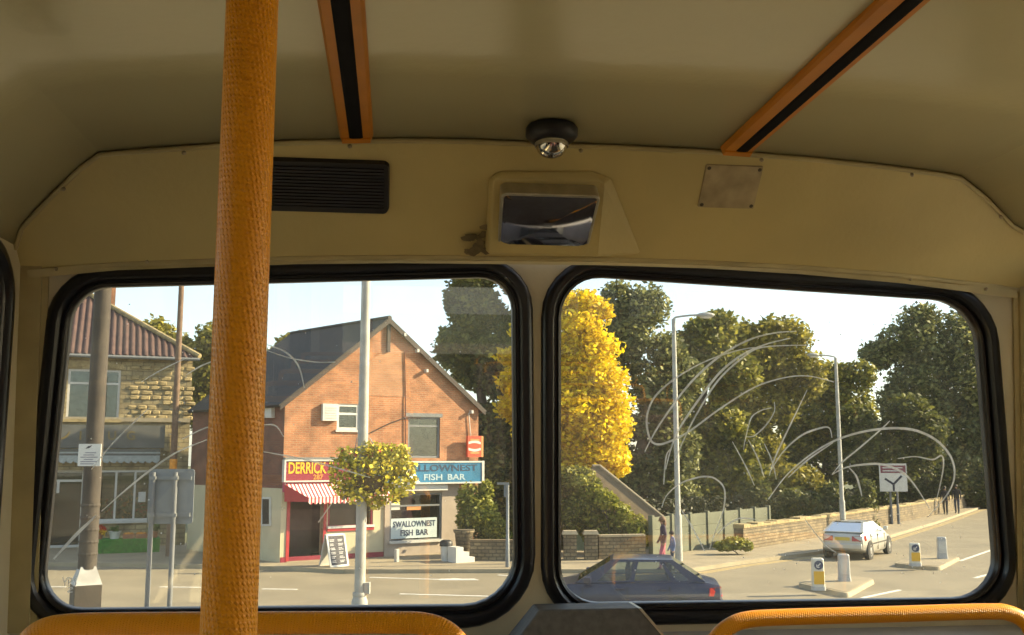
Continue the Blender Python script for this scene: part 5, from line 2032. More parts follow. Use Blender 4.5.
def car(label, paint, loc, rz, L=4.45, Wd=1.74, Hh=1.42):
    """saloon car: x forward, y to its left, z up"""
    r = thing('car', label, 'car', loc, rz)
    hl, hw = L / 2, Wd / 2
    # (x, half width, underside z, deck z)
    ST = [(-hl, hw * 0.78, 0.46, 0.78), (-hl + 0.05, hw * 0.90, 0.34, 0.90), (-hl + 0.28, hw * 0.97, 0.26, 0.955), (-hl + 0.75, hw, 0.20, 0.975), (-0.9, hw, 0.19, 0.96), (0.0, hw, 0.19, 0.93),
          (0.75, hw, 0.19, 0.92), (1.05, hw * 0.995, 0.20, 0.90), (hl - 0.75, hw * 0.98, 0.22, 0.82), (hl - 0.30, hw * 0.93, 0.26, 0.73), (hl - 0.06, hw * 0.84, 0.30, 0.62), (hl, hw * 0.70, 0.36, 0.52)]
    rows = []
    for x, w_, z0, z1 in ST:
        h = z1 - z0
        half = [(0.0, z0), (w_ * 0.88, z0), (w_ * 0.97, z0 + 0.10 * h), (w_, z0 + 0.42 * h), (w_ * 0.995, z0 + 0.62 * h), (w_ * 0.965, z0 + 0.88 * h), (w_ * 0.90, z0 + 0.975 * h), (w_ * 0.6, z1), (0.0, z1 + 0.015)]
        loop = [Vector((x, y, z)) for y, z in half] + [Vector((x, -y, z)) for y, z in half[-2:0:-1]]
        rows.append(loop)
    m = MB()
    m.grid(rows, closed=True)
    m.face([m.vert(v) for v in rows[0]])
    m.face([m.vert(v) for v in rows[-1][::-1]])
    m.build('body', paint, r, True)
    # greenhouse: belt and roof corners
    xb0, xb1, xr0, xr1 = 0.80, -1.82, 0.08, -1.20
    wb, wr = hw * 0.905, hw * 0.70
    zb_, zr_ = 0.915, Hh
    zbk = 0.965

    def bil(q, u, v):
        return (q[0] * (1 - u) + q[1] * u) * (1 - v) + (q[3] * (1 - u) + q[2] * u) * v

    faces = {
        'left': [Vector((xb0, wb, zb_)), Vector((xb1, wb, zbk)), Vector((xr1, wr, zr_ - 0.03)), Vector((xr0, wr, zr_ - 0.03))],
        'right': [Vector((xb0, -wb, zb_)), Vector((xb1, -wb, zbk)), Vector((xr1, -wr, zr_ - 0.03)), Vector((xr0, -wr, zr_ - 0.03))],
        'front': [Vector((xb0 + 0.10, -wb, zb_)), Vector((xb0 + 0.10, wb, zb_)), Vector((xr0, wr, zr_ - 0.03)), Vector((xr0, -wr, zr_ - 0.03))],
        'back': [Vector((xb1 - 0.06, -wb, zbk)), Vector((xb1 - 0.06, wb, zbk)), Vector((xr1, wr, zr_ - 0.03)), Vector((xr1, -wr, zr_ - 0.03))]}
    fr = MB()
    for nm, q in faces.items():
        if nm in ('left', 'right'):
            us, vs = [0, 0.13, 0.40, 0.44, 0.76, 0.80, 0.90, 1], [0, 0.07, 0.90, 1]
            cells = {1: 'side_window', 3: 'side_window', 5: 'quarter_window'}
        else:
            us, vs = [0, 0.07, 0.93, 1], [0, 0.06, 0.92, 1]
            cells = {1: 'windscreen' if nm == 'front' else 'rear_window'}
        for i in range(len(us) - 1):
            for j in range(3):
                c = [bil(q, us[i], vs[j]), bil(q, us[i + 1], vs[j]), bil(q, us[i + 1], vs[j + 1]), bil(q, us[i], vs[j + 1])]
                if j == 1 and i in cells:
                    MB().poly(c).build(cells[i], 'car_glass', r)
                else:
                    fr.poly(c)
    for s in (-1, 1):                                  # close the corner posts
        fr.poly([Vector((xb0, s * wb, zb_)), Vector((xb0 + 0.10, s * wb, zb_)), Vector((xr0, s * wr, zr_ - 0.03))])
        fr.poly([Vector((xb1, s * wb, zbk)), Vector((xb1 - 0.06, s * wb, zbk)), Vector((xr1, s * wr, zr_ - 0.03))])
    rf = []
    for k in range(7):
        x = xr0 + (xr1 - xr0) * k / 6
        rf.append([Vector((x, wr * f, zr_ - 0.03 + 0.05 * (1 - f * f) * math.sin(PI * (0.15 + 0.7 * k / 6)) + 0.0)) for f in (1, 0.85, 0.5, 0, -0.5, -0.85, -1)])
    fr.grid(rf)
    fr.build('roof', paint, r, True)
    # cabin
    m = MB()
    m.box(xb1 + 0.2, xb0 - 0.3, -wb + 0.08, wb - 0.08, 0.5, 0.93)
    m.build('cabin_tub', 'car_inside', r)
    for x, y in ((-0.15, 0.36), (-0.15, -0.36), (-1.05, 0.36), (-1.05, -0.36)):
        m = MB()
        m.box(x - 0.16, x - 0.04, y - 0.22, y + 0.22, 0.90, 1.14)
        m.box(x - 0.15, x - 0.06, y - 0.11, y + 0.11, 1.15, 1.30)
        m.build('seat', 'car_inside', r, bevel=0.02)
    # wheels
    for x in (-1.29, 1.33):
        for s in (-1, 1):
            Rm = Matrix.Translation((x, s * (hw - 0.10), 0.31)) @ Matrix.Rotation(-s * PI / 2, 4, 'X')
            MB().lathe([(0.355, 0.0), (0.36, 0.115), (0.33, 0.118)], 24, Rm).build('wheel_arch', 'car_trim', r)
            wh = MB().lathe([(0.20, -0.08), (0.295, -0.08), (0.31, -0.05), (0.31, 0.105), (0.295, 0.125), (0.20, 0.125)], 24, Rm).build('wheel', 'tyre', r, True)
            m = MB()
            m.lathe([(0.205, 0.10), (0.20, 0.128), (0.17, 0.122), (0.06, 0.128), (0.05, 0.132)], 20, Rm)
            m.build('rim', 'alloy', wh, True)
    # lights, plates, bumpers, mirrors, handles
    for s in (-1, 1):
        m = MB()
        q = [(-hl + 0.00, s * hw * 0.42, 0.66), (-hl + 0.01, s * hw * 0.80, 0.66), (-hl + 0.30, s * hw * 0.985, 0.68), (-hl + 0.27, s * hw * 0.96, 0.85), (-hl + 0.03, s * hw * 0.84, 0.85), (-hl + 0.02, s * hw * 0.42, 0.83)]
        m.hexa(q, [Vector(p) + Vector((-0.022, s * 0.012, 0.0)) for p in q])
        m.build('tail_light', 'tail_red', r)
        m = MB()
        q = [(hl - 0.10, s * hw * 0.50, 0.50), (hl - 0.10, s * hw * 0.82, 0.50), (hl - 0.32, s * hw * 0.935, 0.55), (hl - 0.34, s * hw * 0.93, 0.66), (hl - 0.10, s * hw * 0.82, 0.62), (hl - 0.06, s * hw * 0.50, 0.60)]
        m.hexa(q, [Vector(p) + Vector((0.03, s * 0.012, 0.01)) for p in q])
        m.build('headlight', 'head_clear', r)
        m = MB()
        m.box(0.55, 0.71, s * (hw - 0.02) - 0.02, s * (hw + 0.13) + 0.02 * s, 0.93, 1.06)
        m.build('door_mirror', paint, r, bevel=0.02)
        for x in (-0.05, -0.95):
            MB().box(x - 0.10, x + 0.10, s * (hw - 0.01) - 0.02, s * (hw - 0.01) + 0.02, 0.78, 0.81).build('door_handle', paint, r)
        for x, zt_ in ((0.74, 0.90), (-0.22, 0.93), (-1.12, 0.95)):
            MB().box(x - 0.008, x + 0.008, s * (hw - 0.012) - 0.015, s * (hw - 0.012) + 0.015, 0.30, zt_ - 0.08).build('door_seam', 'car_trim', r)
        MB().box(-1.0, 1.0, s * (hw - 0.004) - 0.012, s * (hw - 0.004) + 0.012, 0.50, 0.55).build('rubbing_strip', 'car_trim', r)
    MB().box(-hl - 0.05, -hl + 0.12, -hw * 0.86, hw * 0.86, 0.38, 0.58).build('rear_bumper', paint, r, bevel=0.04)
    MB().box(-hl - 0.015, -hl + 0.05, -0.26, 0.26, 0.68, 0.79).build('number_plate', 'plate_yellow', r)
    MB().box(hl - 0.14, hl + 0.04, -hw * 0.80, hw * 0.80, 0.30, 0.48).build('front_bumper', paint, r, bevel=0.04)
    return r


pr_ = at(714, 457, 22.6)
hd = math.radians(180) + CAMZ + math.radians(-6)
fwd = Vector((math.cos(hd), math.sin(hd), 0))
cc = Vector((pr_.x, pr_.y, 0)) + fwd * 2.2
car('dark blue saloon car passing in front of the hedge and gate pillars', 'car_blue', (cc.x, cc.y, 0), hd, 4.45, 1.74, 1.43)
q1_ = G(843, 560)
hd2 = PI / 2 - (ROAD_AZ + math.radians(1))
fwd = Vector((math.cos(hd2), math.sin(hd2), 0))
cc = q1_ + fwd * 2.0
car('silver saloon car driving away up the road beyond the first bollard', 'car_silver', (cc.x, cc.y, 0), hd2, 3.95, 1.56, 1.30)

# ------------------------------------------------------------------ people
M('skin', (0.45, 0.27, 0.18), 0.6, 0.08, 8.0)
M('hair_dark', (0.035, 0.022, 0.016), 0.7, 0.2, 20.0)
M('hair_brown', (0.16, 0.08, 0.04), 0.7, 0.2, 20.0)
M('coat_purple', (0.07, 0.045, 0.075), 0.9, 0.2, 8.0)
M('coat_blue', (0.16, 0.20, 0.34), 0.9, 0.2, 8.0)
M('trouser_pink', (0.55, 0.16, 0.22), 0.9, 0.2, 8.0)
M('trouser_navy', (0.04, 0.05, 0.09), 0.9, 0.2, 8.0)
M('coat_black', (0.025, 0.022, 0.022), 0.9, 0.2, 8.0)
M('shoe_dark', (0.02, 0.018, 0.016), 0.6, 0.2, 8.0)


def person(label, loc, rz, h, coat, legs, hair, stride=0.10, bag=False, long_hair=False):
    """one skinned body: x forward"""
    s = h / 1.70
    V = [(0, 0, 0.95), (0.0, 0, 1.12), (0.0, 0, 1.32), (0.01, 0, 1.44), (0.03, 0, 1.50), (0.045, 0, 1.58), (0.05, 0, 1.66),                  # 0-6 trunk, neck, head
         (0, 0.17, 1.38), (-0.04, 0.23, 1.12), (0.04, 0.24, 0.90), (0.08, 0.24, 0.80),                                                        # 7-10 left arm
         (0, -0.17, 1.38), (0.02, -0.23, 1.12), (0.12, -0.22, 0.92), (0.17, -0.21, 0.83),                                                     # 11-14 right arm
         (0.0, 0.09, 0.90), (stride * 0.7 + 0.03, 0.10, 0.50), (stride, 0.10, 0.08), (stride + 0.14, 0.11, 0.035),                            # 15-18 left leg
         (0.0, -0.09, 0.90), (-stride * 0.3 + 0.03, -0.10, 0.50), (-stride * 1.2, -0.10, 0.10), (-stride * 1.2 + 0.14, -0.11, 0.04)]          # 19-22 right leg
    E = [(0, 1), (1, 2), (2, 3), (3, 4), (4, 5), (5, 6), (2, 7), (7, 8), (8, 9), (9, 10), (2, 11), (11, 12), (12, 13), (13, 14), (0, 15), (15, 16), (16, 17), (17, 18), (0, 19), (19, 20), (20, 21), (21, 22)]
    R = [(0.13, 0.16), (0.11, 0.14), (0.12, 0.17), (0.06, 0.07), (0.05, 0.05), (0.095, 0.080), (0.075, 0.07), (0.06, 0.06), (0.05, 0.05), (0.04, 0.04), (0.042, 0.03), (0.06, 0.06), (0.05, 0.05), (0.04, 0.04), (0.042, 0.03),
         (0.095, 0.095), (0.065, 0.065), (0.05, 0.05), (0.04, 0.045), (0.095, 0.095), (0.065, 0.065), (0.05, 0.05), (0.04, 0.045)]
    me = bpy.data.meshes.new('person')
    me.from_pydata([tuple(c * s for c in v) for v in V], E, [])
    tmp = bpy.data.objects.new('person_tmp', me)
    COL.objects.link(tmp)
    sk = tmp.modifiers.new('skin', 'SKIN')
    for i, rr in enumerate(R):
        me.skin_vertices[0].data[i].radius = (rr[0] * s, rr[1] * s)
        me.skin_vertices[0].data[i].use_root = (i == 0)
    sb = tmp.modifiers.new('sub', 'SUBSURF')
    sb.levels = sb.render_levels = 2
    bpy.context.view_layer.update()
    dg = bpy.context.evaluated_depsgraph_get()
    nm = bpy.data.meshes.new_from_object(tmp.evaluated_get(dg))
    bpy.data.objects.remove(tmp)
    for mt in (coat, legs, 'skin', 'shoe_dark'):
        nm.materials.append(MATS[mt])
    for p in nm.polygons:
        c = p.center / s
        p.use_smooth = True
        if c.z > 1.48:
            p.material_index = 2
        elif c.z < 0.085:
            p.material_index = 3
        elif c.z < 0.86 and abs(c.y) < 0.18:
            p.material_index = 1
        elif c.z < 0.87:
            p.material_index = 2
        else:
            p.material_index = 0
    o = bpy.data.objects.new('person', nm)
    COL.objects.link(o)
    zmin = min(v.co.z for v in nm.vertices)
    o.location = Vector(loc) + Vector((0, 0, -zmin))
    o.rotation_euler = (0, 0, rz)
    tag(o, label, 'person')
    m = MB()
    m.ball((0.025 * s, 0, 1.625 * s), (0.115 * s, 0.105 * s, 0.105 * s), 14, 10)
    if long_hair:
        m.ball((-0.05 * s, 0, 1.52 * s), (0.06 * s, 0.10 * s, 0.15 * s), 12, 8)
    m.build('hair', hair, o, True)
    m = MB()
    m.ball((0.145 * s, 0, 1.575 * s), (0.018 * s, 0.013 * s, 0.022 * s), 8, 6)
    m.build('nose', 'skin', o, True)
    for y in (-0.035, 0.035):
        MB().ball((0.132 * s, y * s, 1.60 * s), 0.010 * s, 8, 6).build('eye', 'hair_dark', o, True)
    return o


P1 = G(664, 569.5, 0.11)
person('person in a dark coat walking on the pavement by the tall lamp', P1, math.radians(175), 1.62, 'coat_purple', 'trouser_pink', 'hair_brown', 0.12, long_hair=True)
P2 = P1 + RT * 0.22 - FH * 0.42
person('smaller person in a blue jacket walking beside the dark coated one', P2, math.radians(180), 1.22, 'coat_blue', 'trouser_navy', 'hair_dark', 0.10)
P3 = G(946, 514.5, 0.11)
person('far person in black walking by the stone wall, nearer the direction sign', P3, math.radians(230), 1.70, 'coat_black', 'coat_black', 'hair_dark', 0.14)
P4 = G(957.5, 513.5, 0.11)
person('far person in black walking by the stone wall, away from the direction sign', P4, math.radians(230), 1.78, 'coat_black', 'trouser_navy', 'hair_dark', 0.12)


# ------------------------------------------------------------------ walls and garden of the far side
M('lichen_panel', (0.15, 0.16, 0.11), 0.9, 0.18, 1.5, 0.15, 20)
M('shed_roof', (0.22, 0.16, 0.09), 0.85, 0.2, 2.0, 0.2, 20)
M('shed_wall', (0.30, 0.36, 0.22), 0.9, 0.12, 2.0)
M('bark', (0.10, 0.075, 0.05), 0.95, 0.3, 3.0, 0.5, 15)
M('bark_pale', (0.30, 0.26, 0.19), 0.95, 0.3, 3.0, 0.4, 15)
leaf_mat('leaf_dark', (0.046, 0.058, 0.013), (0.098, 0.111, 0.023), (0.221, 0.221, 0.046), 0.35)
leaf_mat('leaf_hedge', (0.018, 0.022, 0.007), (0.032, 0.036, 0.010), (0.055, 0.058, 0.014), 0.2)
leaf_mat('leaf_mid', (0.078, 0.091, 0.016), (0.182, 0.189, 0.033), (0.442, 0.403, 0.065), 0.40)
leaf_mat('leaf_olive', (0.104, 0.104, 0.019), (0.247, 0.227, 0.039), (0.546, 0.468, 0.078), 0.40)
leaf_mat('leaf_grey', (0.065, 0.078, 0.026), (0.156, 0.169, 0.058), (0.390, 0.390, 0.130), 0.38)
leaf_mat('leaf_yellow', (0.55, 0.40, 0.008), (0.92, 0.68, 0.012), (1.0, 0.85, 0.03), 0.45)
leaf_mat('leaf_bright', (0.13, 0.16, 0.02), (0.27, 0.28, 0.04), (0.42, 0.40, 0.07), 0.35)


def blk(name, a, b, t, z0, z1, mat, parent, bevel=0.0, zb=None):
    """upright slab between two ground points"""
    d = (b - a)
    d.z = 0
    n = Vector((-d.y, d.x, 0)).normalized() * t / 2
    zb = z1 if zb is None else zb
    m = MB()
    q = [Vector((p.x, p.y, 0)) for p in (a - n, b - n, b + n, a + n)]
    m.hexa([p + Vector((0, 0, z0)) for p in q], [q[0] + Vector((0, 0, z1)), q[1] + Vector((0, 0, zb)), q[2] + Vector((0, 0, zb)), q[3] + Vector((0, 0, z1))])
    return m.build(name, mat, parent, bevel=bevel)


def rel(o, p):
    q = p - Vector(o.location)
    q.z = 0
    return q


def wall_thing(name, label, pts, h, t, mat, cap, z=0.11, caph=0.07, rough=False):
    o = thing(name, label, 'wall', (pts[0].x, pts[0].y, z))
    rr = random.Random(len(label))
    for a, b in zip(pts, pts[1:]):
        a_, b_ = rel(o, a), rel(o, b)
        L = (b_ - a_).length
        # uv along the wall: build in its own frame
        m = MB()
        m.box(0, L, -t / 2, t / 2, -0.1, h)
        w_ = m.build('wall_face', mat, o)
        w_.location = a_
        w_.rotation_euler = (0, 0, math.atan2((b_ - a_).y, (b_ - a_).x))
        n = max(1, int(L / 0.6))
        for k in range(n):
            m = MB()
            dz = rr.uniform(-0.03, 0.05) if rough else 0
            m.box(L * k / n + 0.01, L * (k + 1) / n - 0.01, -t / 2 - 0.03, t / 2 + 0.03, h, h + caph + dz)
            c_ = m.build('coping_stone', cap, w_)
    return o


# low wall left of the pillar, behind the stop post
wall_thing('garden_wall', 'low brown garden wall beside the fish shop behind the stop post', [G(470, 560, 0.11), G(556, 560.5, 0.11)], 0.62, 0.25, 'garden_stone', 'shed_roof')
# gate pillars
for px, lab in ((570, 'stone gate pillar standing close to the window frame'), (591, 'stone gate pillar next to the ivy covered hedge')):
    q = G(px, 559.5, 0.11)
    o = thing('gate_pillar', lab, 'pillar', (q.x, q.y, 0.11), CAMZ, 'stone gate pillars')
    dd = Vector((q.x, q.y, 0)).dot(FH)
    h = z_at(534, dd, px) - 0.11
    MB().box(-0.22, 0.22, -0.22, 0.22, 0, h).build('shaft', 'garden_stone', o)
    MB().hexa([(-0.28, -0.28, h), (0.28, -0.28, h), (0.28, 0.28, h), (-0.28, 0.28, h)], [(-0.22, -0.22, h + 0.12), (0.22, -0.22, h + 0.12), (0.22, 0.22, h + 0.12), (-0.22, 0.22, h + 0.12)]).build('cap_stone', 'kerb_stone', o)
wall_thing('garden_wall', 'low stone garden wall below the ivy hedge beside the gate pillar', [G(598, 559, 0.11), G(645, 558, 0.11)], 0.75, 0.25, 'garden_stone', 'kerb_stone')
# shed behind the hedge
q = G(640, 556, 0.0) + FH * 2.0
sd = thing('garden_shed', 'small pale green outhouse with a brown pitched roof behind the ivy hedge', 'shed', (q.x, q.y, 0), CAMZ)
dd = Vector((q.x, q.y, 0)).dot(FH)
fs_ = Front(sd)
x0, z0 = fs_.uz(668, 521, -0.3)
x1, z1 = fs_.uz(597, 466, 1.2)
m = MB()
m.box(x1 - 1.2, x0 - 0.25, 0, 3.2, 0, z0 - 0.05)
m.build('walls', 'shed_wall', sd)
m = MB()
e0, e1 = Vector((x0, -0.3, z0)), Vector((x1 - 2.4, -0.3, z0))
r0, r1 = Vector((x1 + 0.15, 1.6, z1)), Vector((x1 - 0.15, 1.6, z1))
b0, b1 = Vector((x0, 3.5, z0)), Vector((x1 - 2.4, 3.5, z0))
for q in ([e1, e0, r0, r1], [e0, b0, r0], [b0, b1, r1, r0], [b1, e1, r1]):
    m.poly(q)
    m.poly([p - Vector((0, 0, 0.07)) for p in q][::-1])
m.poly([e0, e1, e1 - Vector((0, 0, 0.07)), e0 - Vector((0, 0, 0.07))])
m.poly([b0, e0, e0 - Vector((0, 0, 0.07)), b0 - Vector((0, 0, 0.07))])
m.build('roof', 'shed_roof', sd)
m = MB()
m.tube([e0, r0, r1], 0.07, 6)
m.build('ridge_cap', 'kerb_stone', sd)

# concrete panel fence
fa, fb_ = G(652, 556, 0.11), G(775, 541, 0.11) + FH * 1.0
fn = thing('panel_fence', 'grey green concrete panel fence behind the tall lamp and yellow bush', 'fence', (fa.x, fa.y, 0.11))
vb_ = rel(fn, fb_)
aF = math.atan2(vb_.y, vb_.x)
nP = 7
for k in range(nP + 1):
    p = vb_ * (k / nP)
    pm = MB().box(-0.07, 0.07, -0.09, 0.09, 0, 1.42).build('post', 'lichen_panel', fn, xf=Matrix.Translation(p) @ Matrix.Rotation(aF, 4, 'Z'))
    if k < nP:
        L = vb_.length / nP
        for j in range(3):
            MB().box(0.07, L - 0.07, -0.03, 0.03, 0.01 + 0.45 * j, 0.45 + 0.45 * j).build('panel', 'lichen_panel', fn, xf=Matrix.Translation(p) @ Matrix.Rotation(aF, 4, 'Z'))

# long stone wall up the road
wp = [G(739, 549.5, 0.11), G(790, 541, 0.11), G(841, 532, 0.11), G(912, 519, 0.11), G(960, 508, 0.11), G(1000, 497.5, 0.11), G(1060, 486, 0.11)]
wall_thing('roadside_wall', 'long rough stone wall along the pavement behind the silver car', wp, 0.80, 0.40, 'garden_stone', 'facade_stone', rough=True, caph=0.10)
# house wall glimpsed far up the road
q = G(1010, 494, 0.0)
fh_ = thing('far_house', 'pale stone house glimpsed at the far end of the road', 'house', (q.x + 3, q.y + 6, 0), RZ + 0.3)
MB().box(-4, 5, 0, 6, 0, 3.6).build('walls', 'garden_stone', fh_)
m = MB()
m.poly([(-4.3, -0.3, 3.6), (5.3, -0.3, 3.6), (5.3, 3, 5.6), (-4.3, 3, 5.6)])
m.poly([(5.3, 6.3, 3.6), (-4.3, 6.3, 3.6), (-4.3, 3, 5.6), (5.3, 3, 5.6)])
m.build('roof', 'slate', fh_, solid=0.1)
MB().box(-2.6, -1.6, -0.03, 0.02, 1.0, 2.2).build('window', 'off_white', fh_)


# ------------------------------------------------------------------ trees and shrubs
def tree(name, label, px, d, blobs, n, leaf, mat, seed, trunk=0.25, bark='bark', cat='tree', group=None, fill=0.35, base_z=0.0, part='foliage', squash=1.0, branches=7, droop=False):
    """blobs in picture pixels (x, y, rx, ry) at depth d, with real depth of their own"""
    q = at(px, 457, d)
    o = thing(name, label, cat, (q.x, q.y, base_z), CAMZ, group)
    s = d / F
    Ri = Matrix.Rotation(-CAMZ, 3, 'Z')
    rg = random.Random(seed)
    B_ = []
    for k, b in enumerate(blobs):
        c = Ri @ (at(b[0], b[1], d) - Vector(o.location))
        c.y += rg.uniform(-0.35, 0.35) * b[2] * s
        B_.append((c, (b[2] * s, max(b[2] * s * 0.9, 0.3), b[3] * s)))
    leaves(part, B_, int(n * 3.8), leaf * 0.49, mat, o, seed, fill, squash=squash)
    if trunk:
        zt = max(b[0].z for b in B_)
        m = MB()
        cx = B_[0][0].x
        m.tube(smooth_path([(0, 0, -0.05), (0.05, 0, zt * 0.25), (cx * 0.6, 0, zt * 0.55), (cx, B_[0][0].y, zt * 0.85)], 4), [trunk * (1 - 0.85 * k / 12) for k in range(13)], 10)
        tr = m.build('trunk', bark, o, True)
        for k in range(min(branches, len(B_))):
            c = B_[k][0]
            z0 = max(zt * 0.22, min(c.z * 0.6, zt * 0.6))
            m = MB()
            m.tube([(cx * 0.4, 0, z0), (c.x * 0.5 + cx * 0.2, c.y * 0.4, (z0 + c.z) * 0.5), tuple(c)], [trunk * 0.45, trunk * 0.3, trunk * 0.1], 7)
            m.build('branch', bark, tr, True)
    return o


def fillb(x0, x1, ytop, ybot, n, r, seed):
    """blobs filling the area below a top line given by points"""
    rg = random.Random(seed)
    out = []
    for _ in range(n):
        x = rg.uniform(x0, x1)
        yt = ytop(x) if callable(ytop) else ytop
        rr = r * rg.uniform(0.7, 1.25)
        y = rg.uniform(yt + rr * 0.9, max(ybot, yt + rr))
        out.append((x, y, rr, rr * rg.uniform(0.75, 1.0)))
    return out


def interp(P):
    def f(x):
        for (a, ya), (b, yb_) in zip(P, P[1:]):
            if a <= x <= b:
                return ya + (yb_ - ya) * (x - a) / (b - a)
        return P[0][1] if x < P[0][0] else P[-1][1]
    return f


# behind the houses at the left
tree('broad_tree', 'rounded green tree rising between the stone shop roof and the brick house', 172, 66, fillb(140, 222, interp([(140, 322), (165, 310), (190, 305), (222, 308)]), 420, 26, 20, 1), 5200, 0.42, 'leaf_olive', 101, 0.3, group='trees behind the houses')
tree('broad_tree', 'small leafy tree showing just above the slate roof ridge', 262, 62, fillb(235, 300, interp([(235, 322), (270, 316), (300, 327)]), 430, 14, 18, 2), 2600, 0.40, 'leaf_olive', 102, 0.25, group='trees behind the houses')
tree('broad_tree', 'olive tree just beyond the gable slope of the brick house', 440, 58, fillb(415, 470, interp([(415, 352), (440, 340), (470, 350)]), 470, 16, 18, 3), 3000, 0.36, 'leaf_olive', 103, 0.25, group='trees behind the houses')
# tall dark tree between gable and yellow tree
tree('tall_tree', 'tall dark green tree rising behind the gable and the pillar between the windows', 490, 54, fillb(452, 548, interp([(445, 268), (480, 250), (548, 262)]), 520, 46, 22, 4) + [(452, 300, 9, 16), (447, 345, 6, 12)], 15000, 0.36, 'leaf_dark', 104, 0.45, group='tall trees beyond the gardens')
# yellow tree
yb = [(588, 306, 20, 18), (580, 328, 26, 20), (592, 350, 30, 20), (575, 352, 30, 20), (600, 378, 28, 20), (575, 380, 34, 22), (604, 402, 28, 20), (570, 410, 36, 24), (600, 430, 32, 20), (565, 440, 34, 22), (600, 456, 30, 18), (575, 470, 30, 16),
      (612, 468, 18, 10), (585, 484, 22, 10), (562, 474, 14, 12), (540, 400, 30, 24), (528, 370, 22, 20), (535, 345, 20, 18), (540, 430, 28, 22), (512, 382, 16, 14), (510, 408, 16, 14), (508, 356, 12, 10), (617, 420, 17, 14), (605, 312, 10, 10), (560, 300, 16, 14), (518, 330, 10, 10)]
tree('yellow_tree', 'bright golden yellow autumn tree filling the near side of the right window', 572, 43, yb, 9000, 0.24, 'leaf_yellow', 105, 0.28, 'bark_pale', fill=0.25)
# drooping grey green tree behind it
tree('tall_tree', 'tall drooping green tree behind the yellow tree, beside the tall lamp', 636, 58, fillb(575, 690, interp([(570, 268), (600, 252), (640, 250), (664, 266), (680, 305), (692, 350)]), 520, 48, 22, 6), 16000, 0.32, 'leaf_grey', 106, 0.45, group='tall trees beyond the gardens')
# woodland mound
tree('broad_tree', 'bushy green tree directly behind the tall lamp', 708, 62, fillb(672, 752, interp([(660, 350), (685, 322), (710, 310), (735, 302), (755, 312)]), 500, 40, 22, 7), 10500, 0.36, 'leaf_mid', 107, 0.35, group='woodland trees above the hedge')
tree('broad_tree', 'highest green tree of the woodland above the dark hedge', 762, 66, fillb(725, 812, interp([(720, 318), (745, 303), (775, 306), (800, 324), (815, 340)]), 500, 40, 22, 8), 10500, 0.38, 'leaf_olive', 108, 0.35, group='woodland trees above the hedge')
tree('broad_tree', 'lower green tree of the woodland before the far lamp', 824, 70, fillb(790, 872, interp([(785, 335), (810, 340), (838, 356), (850, 358), (875, 350)]), 500, 34, 20, 9), 8500, 0.38, 'leaf_mid', 109, 0.35, group='woodland trees above the hedge')
tree('broad_tree', 'large dark tree at the far side of the right window above the walkers', 932, 74, fillb(872, 1000, interp([(862, 345), (875, 325), (900, 306), (930, 300), (965, 300), (1010, 310)]), 498, 60, 24, 10), 19000, 0.36, 'leaf_grey', 110, 0.5, group='woodland trees above the hedge')
tree('broad_tree', 'dark tree standing behind the white direction sign', 878, 64, fillb(850, 925, interp([(850, 400), (880, 380), (925, 400)]), 512, 26, 18, 12), 6500, 0.34, 'leaf_dark', 112, 0.3, group='woodland trees above the hedge')
tree('broad_tree', 'further tree closing the view beyond the right end of the road', 1040, 84, fillb(985, 1120, 300, 490, 40, 26, 13), 9000, 0.42, 'leaf_grey', 113, 0.4, group='woodland trees above the hedge')


# clipped hedges: a leafy box each
def hedge(name, label, a, b, h, t, n, leaf, mat, seed, z=0.0, cat='hedge'):
    o = thing(name, label, cat, (a.x, a.y, z))
    v = rel(o, b)
    L = v.length
    al_ = math.atan2(v.y, v.x)
    o.rotation_euler = (0, 0, al_)
    bl_ = []
    k = int(L / 0.5) + 1
    for i in range(k):
        for j in range(max(1, int(h / 0.8))):
            bl_.append((Vector((L * (i + 0.5) / k, 0, min(h - 0.42, 0.4 + 0.8 * j))), (0.5, t / 2, 0.46)))
    leaves('foliage', bl_, n, leaf, mat, o, seed, 0.3)
    m = MB()
    for i in range(0, k, 4):
        m = MB()
        m.tube([(L * (i + 0.5) / k, 0, -0.05), (L * (i + 0.5) / k, 0.05, h * 0.7)], [0.05, 0.02], 6)
        m.build('stem', 'bark', o)
    return o


ha, hb_ = G(645, 540, 0) + FH * 2, G(880, 516, 0) + FH * 1.5
hedge('clipped_hedge', 'long dark flat topped hedge above the fence and stone wall', ha, hb_, 2.35, 1.6, 30000, 0.11, 'leaf_hedge', 201)
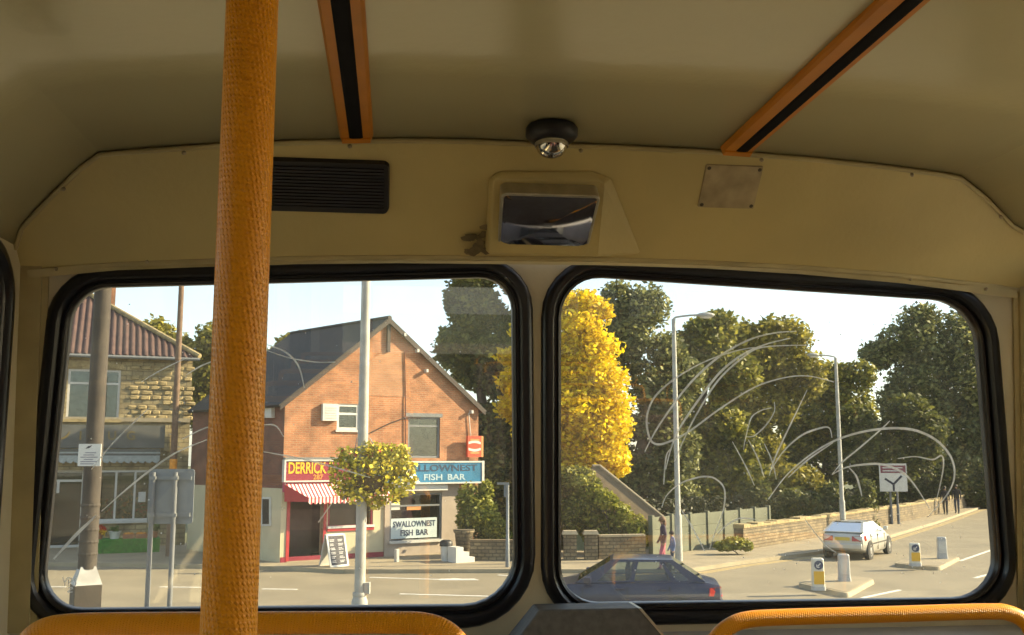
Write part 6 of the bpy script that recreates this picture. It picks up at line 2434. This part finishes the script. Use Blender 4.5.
# ivy bush by the pillars
tree('ivy_bush', 'rounded ivy bush spilling over the wall beside the gate pillar', 618, 37, [(594, 500, 22, 14), (585, 510, 22, 22), (614, 518, 20, 18), (634, 530, 15, 16), (640, 541, 9, 10), (575, 490, 16, 16), (570, 515, 12, 20), (605, 530, 26, 18), (566, 478, 14, 12), (580, 476, 16, 10), (588, 484, 14, 10), (552, 500, 16, 24)], 4200, 0.15, 'leaf_mid', 202, 0.12, cat='bush')
tree('leafy_shrub', 'bright leafed branch cluster over the ivy beside the shed roof', 607, 36.5, [(606, 500, 12, 9), (592, 491, 13, 8), (622, 516, 10, 11), (636, 532, 9, 12), (642, 540, 6, 8), (580, 482, 10, 8)], 900, 0.15, 'leaf_bright', 203, 0.05, cat='bush')
# shrubs beside the fish shop
tree('leafy_shrub', 'tall bright shrub growing at the corner of the fish shop', 474, 36.6, [(470, 500, 14, 16), (482, 512, 16, 16), (490, 528, 18, 16), (466, 520, 10, 14), (500, 538, 12, 12), (486, 490, 8, 10)], 1700, 0.15, 'leaf_bright', 204, 0.06, cat='bush')
tree('garden_shrub', 'brownish rounded shrub over the low wall near the stop post', 470, 36.2, [(466, 522, 9, 8), (478, 524, 12, 9), (492, 530, 12, 9)], 900, 0.12, 'leaf_olive', 205, 0.05, cat='bush')
tree('dark_shrub', 'dark evergreen mass behind the stop post and low wall', 505, 42, fillb(478, 560, 445, 540, 26, 20, 20), 6500, 0.22, 'leaf_dark', 206, 0.2, cat='bush')
# yellow bush at the wall end
tree('golden_bush', 'small yellow green bush at the end of the rough stone wall', 733, 37.0, [(725, 546, 10, 5), (738, 544, 10, 6), (747, 546, 6, 5), (732, 541, 7, 4)], 800, 0.13, 'leaf_bright', 207, 0.03, cat='bush')
# undergrowth behind the long wall
tree('dark_shrub', 'dark undergrowth behind the rough stone wall near the silver car', 815, 52, fillb(752, 870, 480, 525, 26, 14, 22), 6000, 0.22, 'leaf_dark', 208, 0.15, cat='bush')
tree('dark_shrub', 'dark undergrowth behind the rough stone wall near the far walkers', 945, 72, fillb(905, 1000, 455, 500, 26, 16, 23), 6000, 0.28, 'leaf_dark', 209, 0.15, cat='bush')
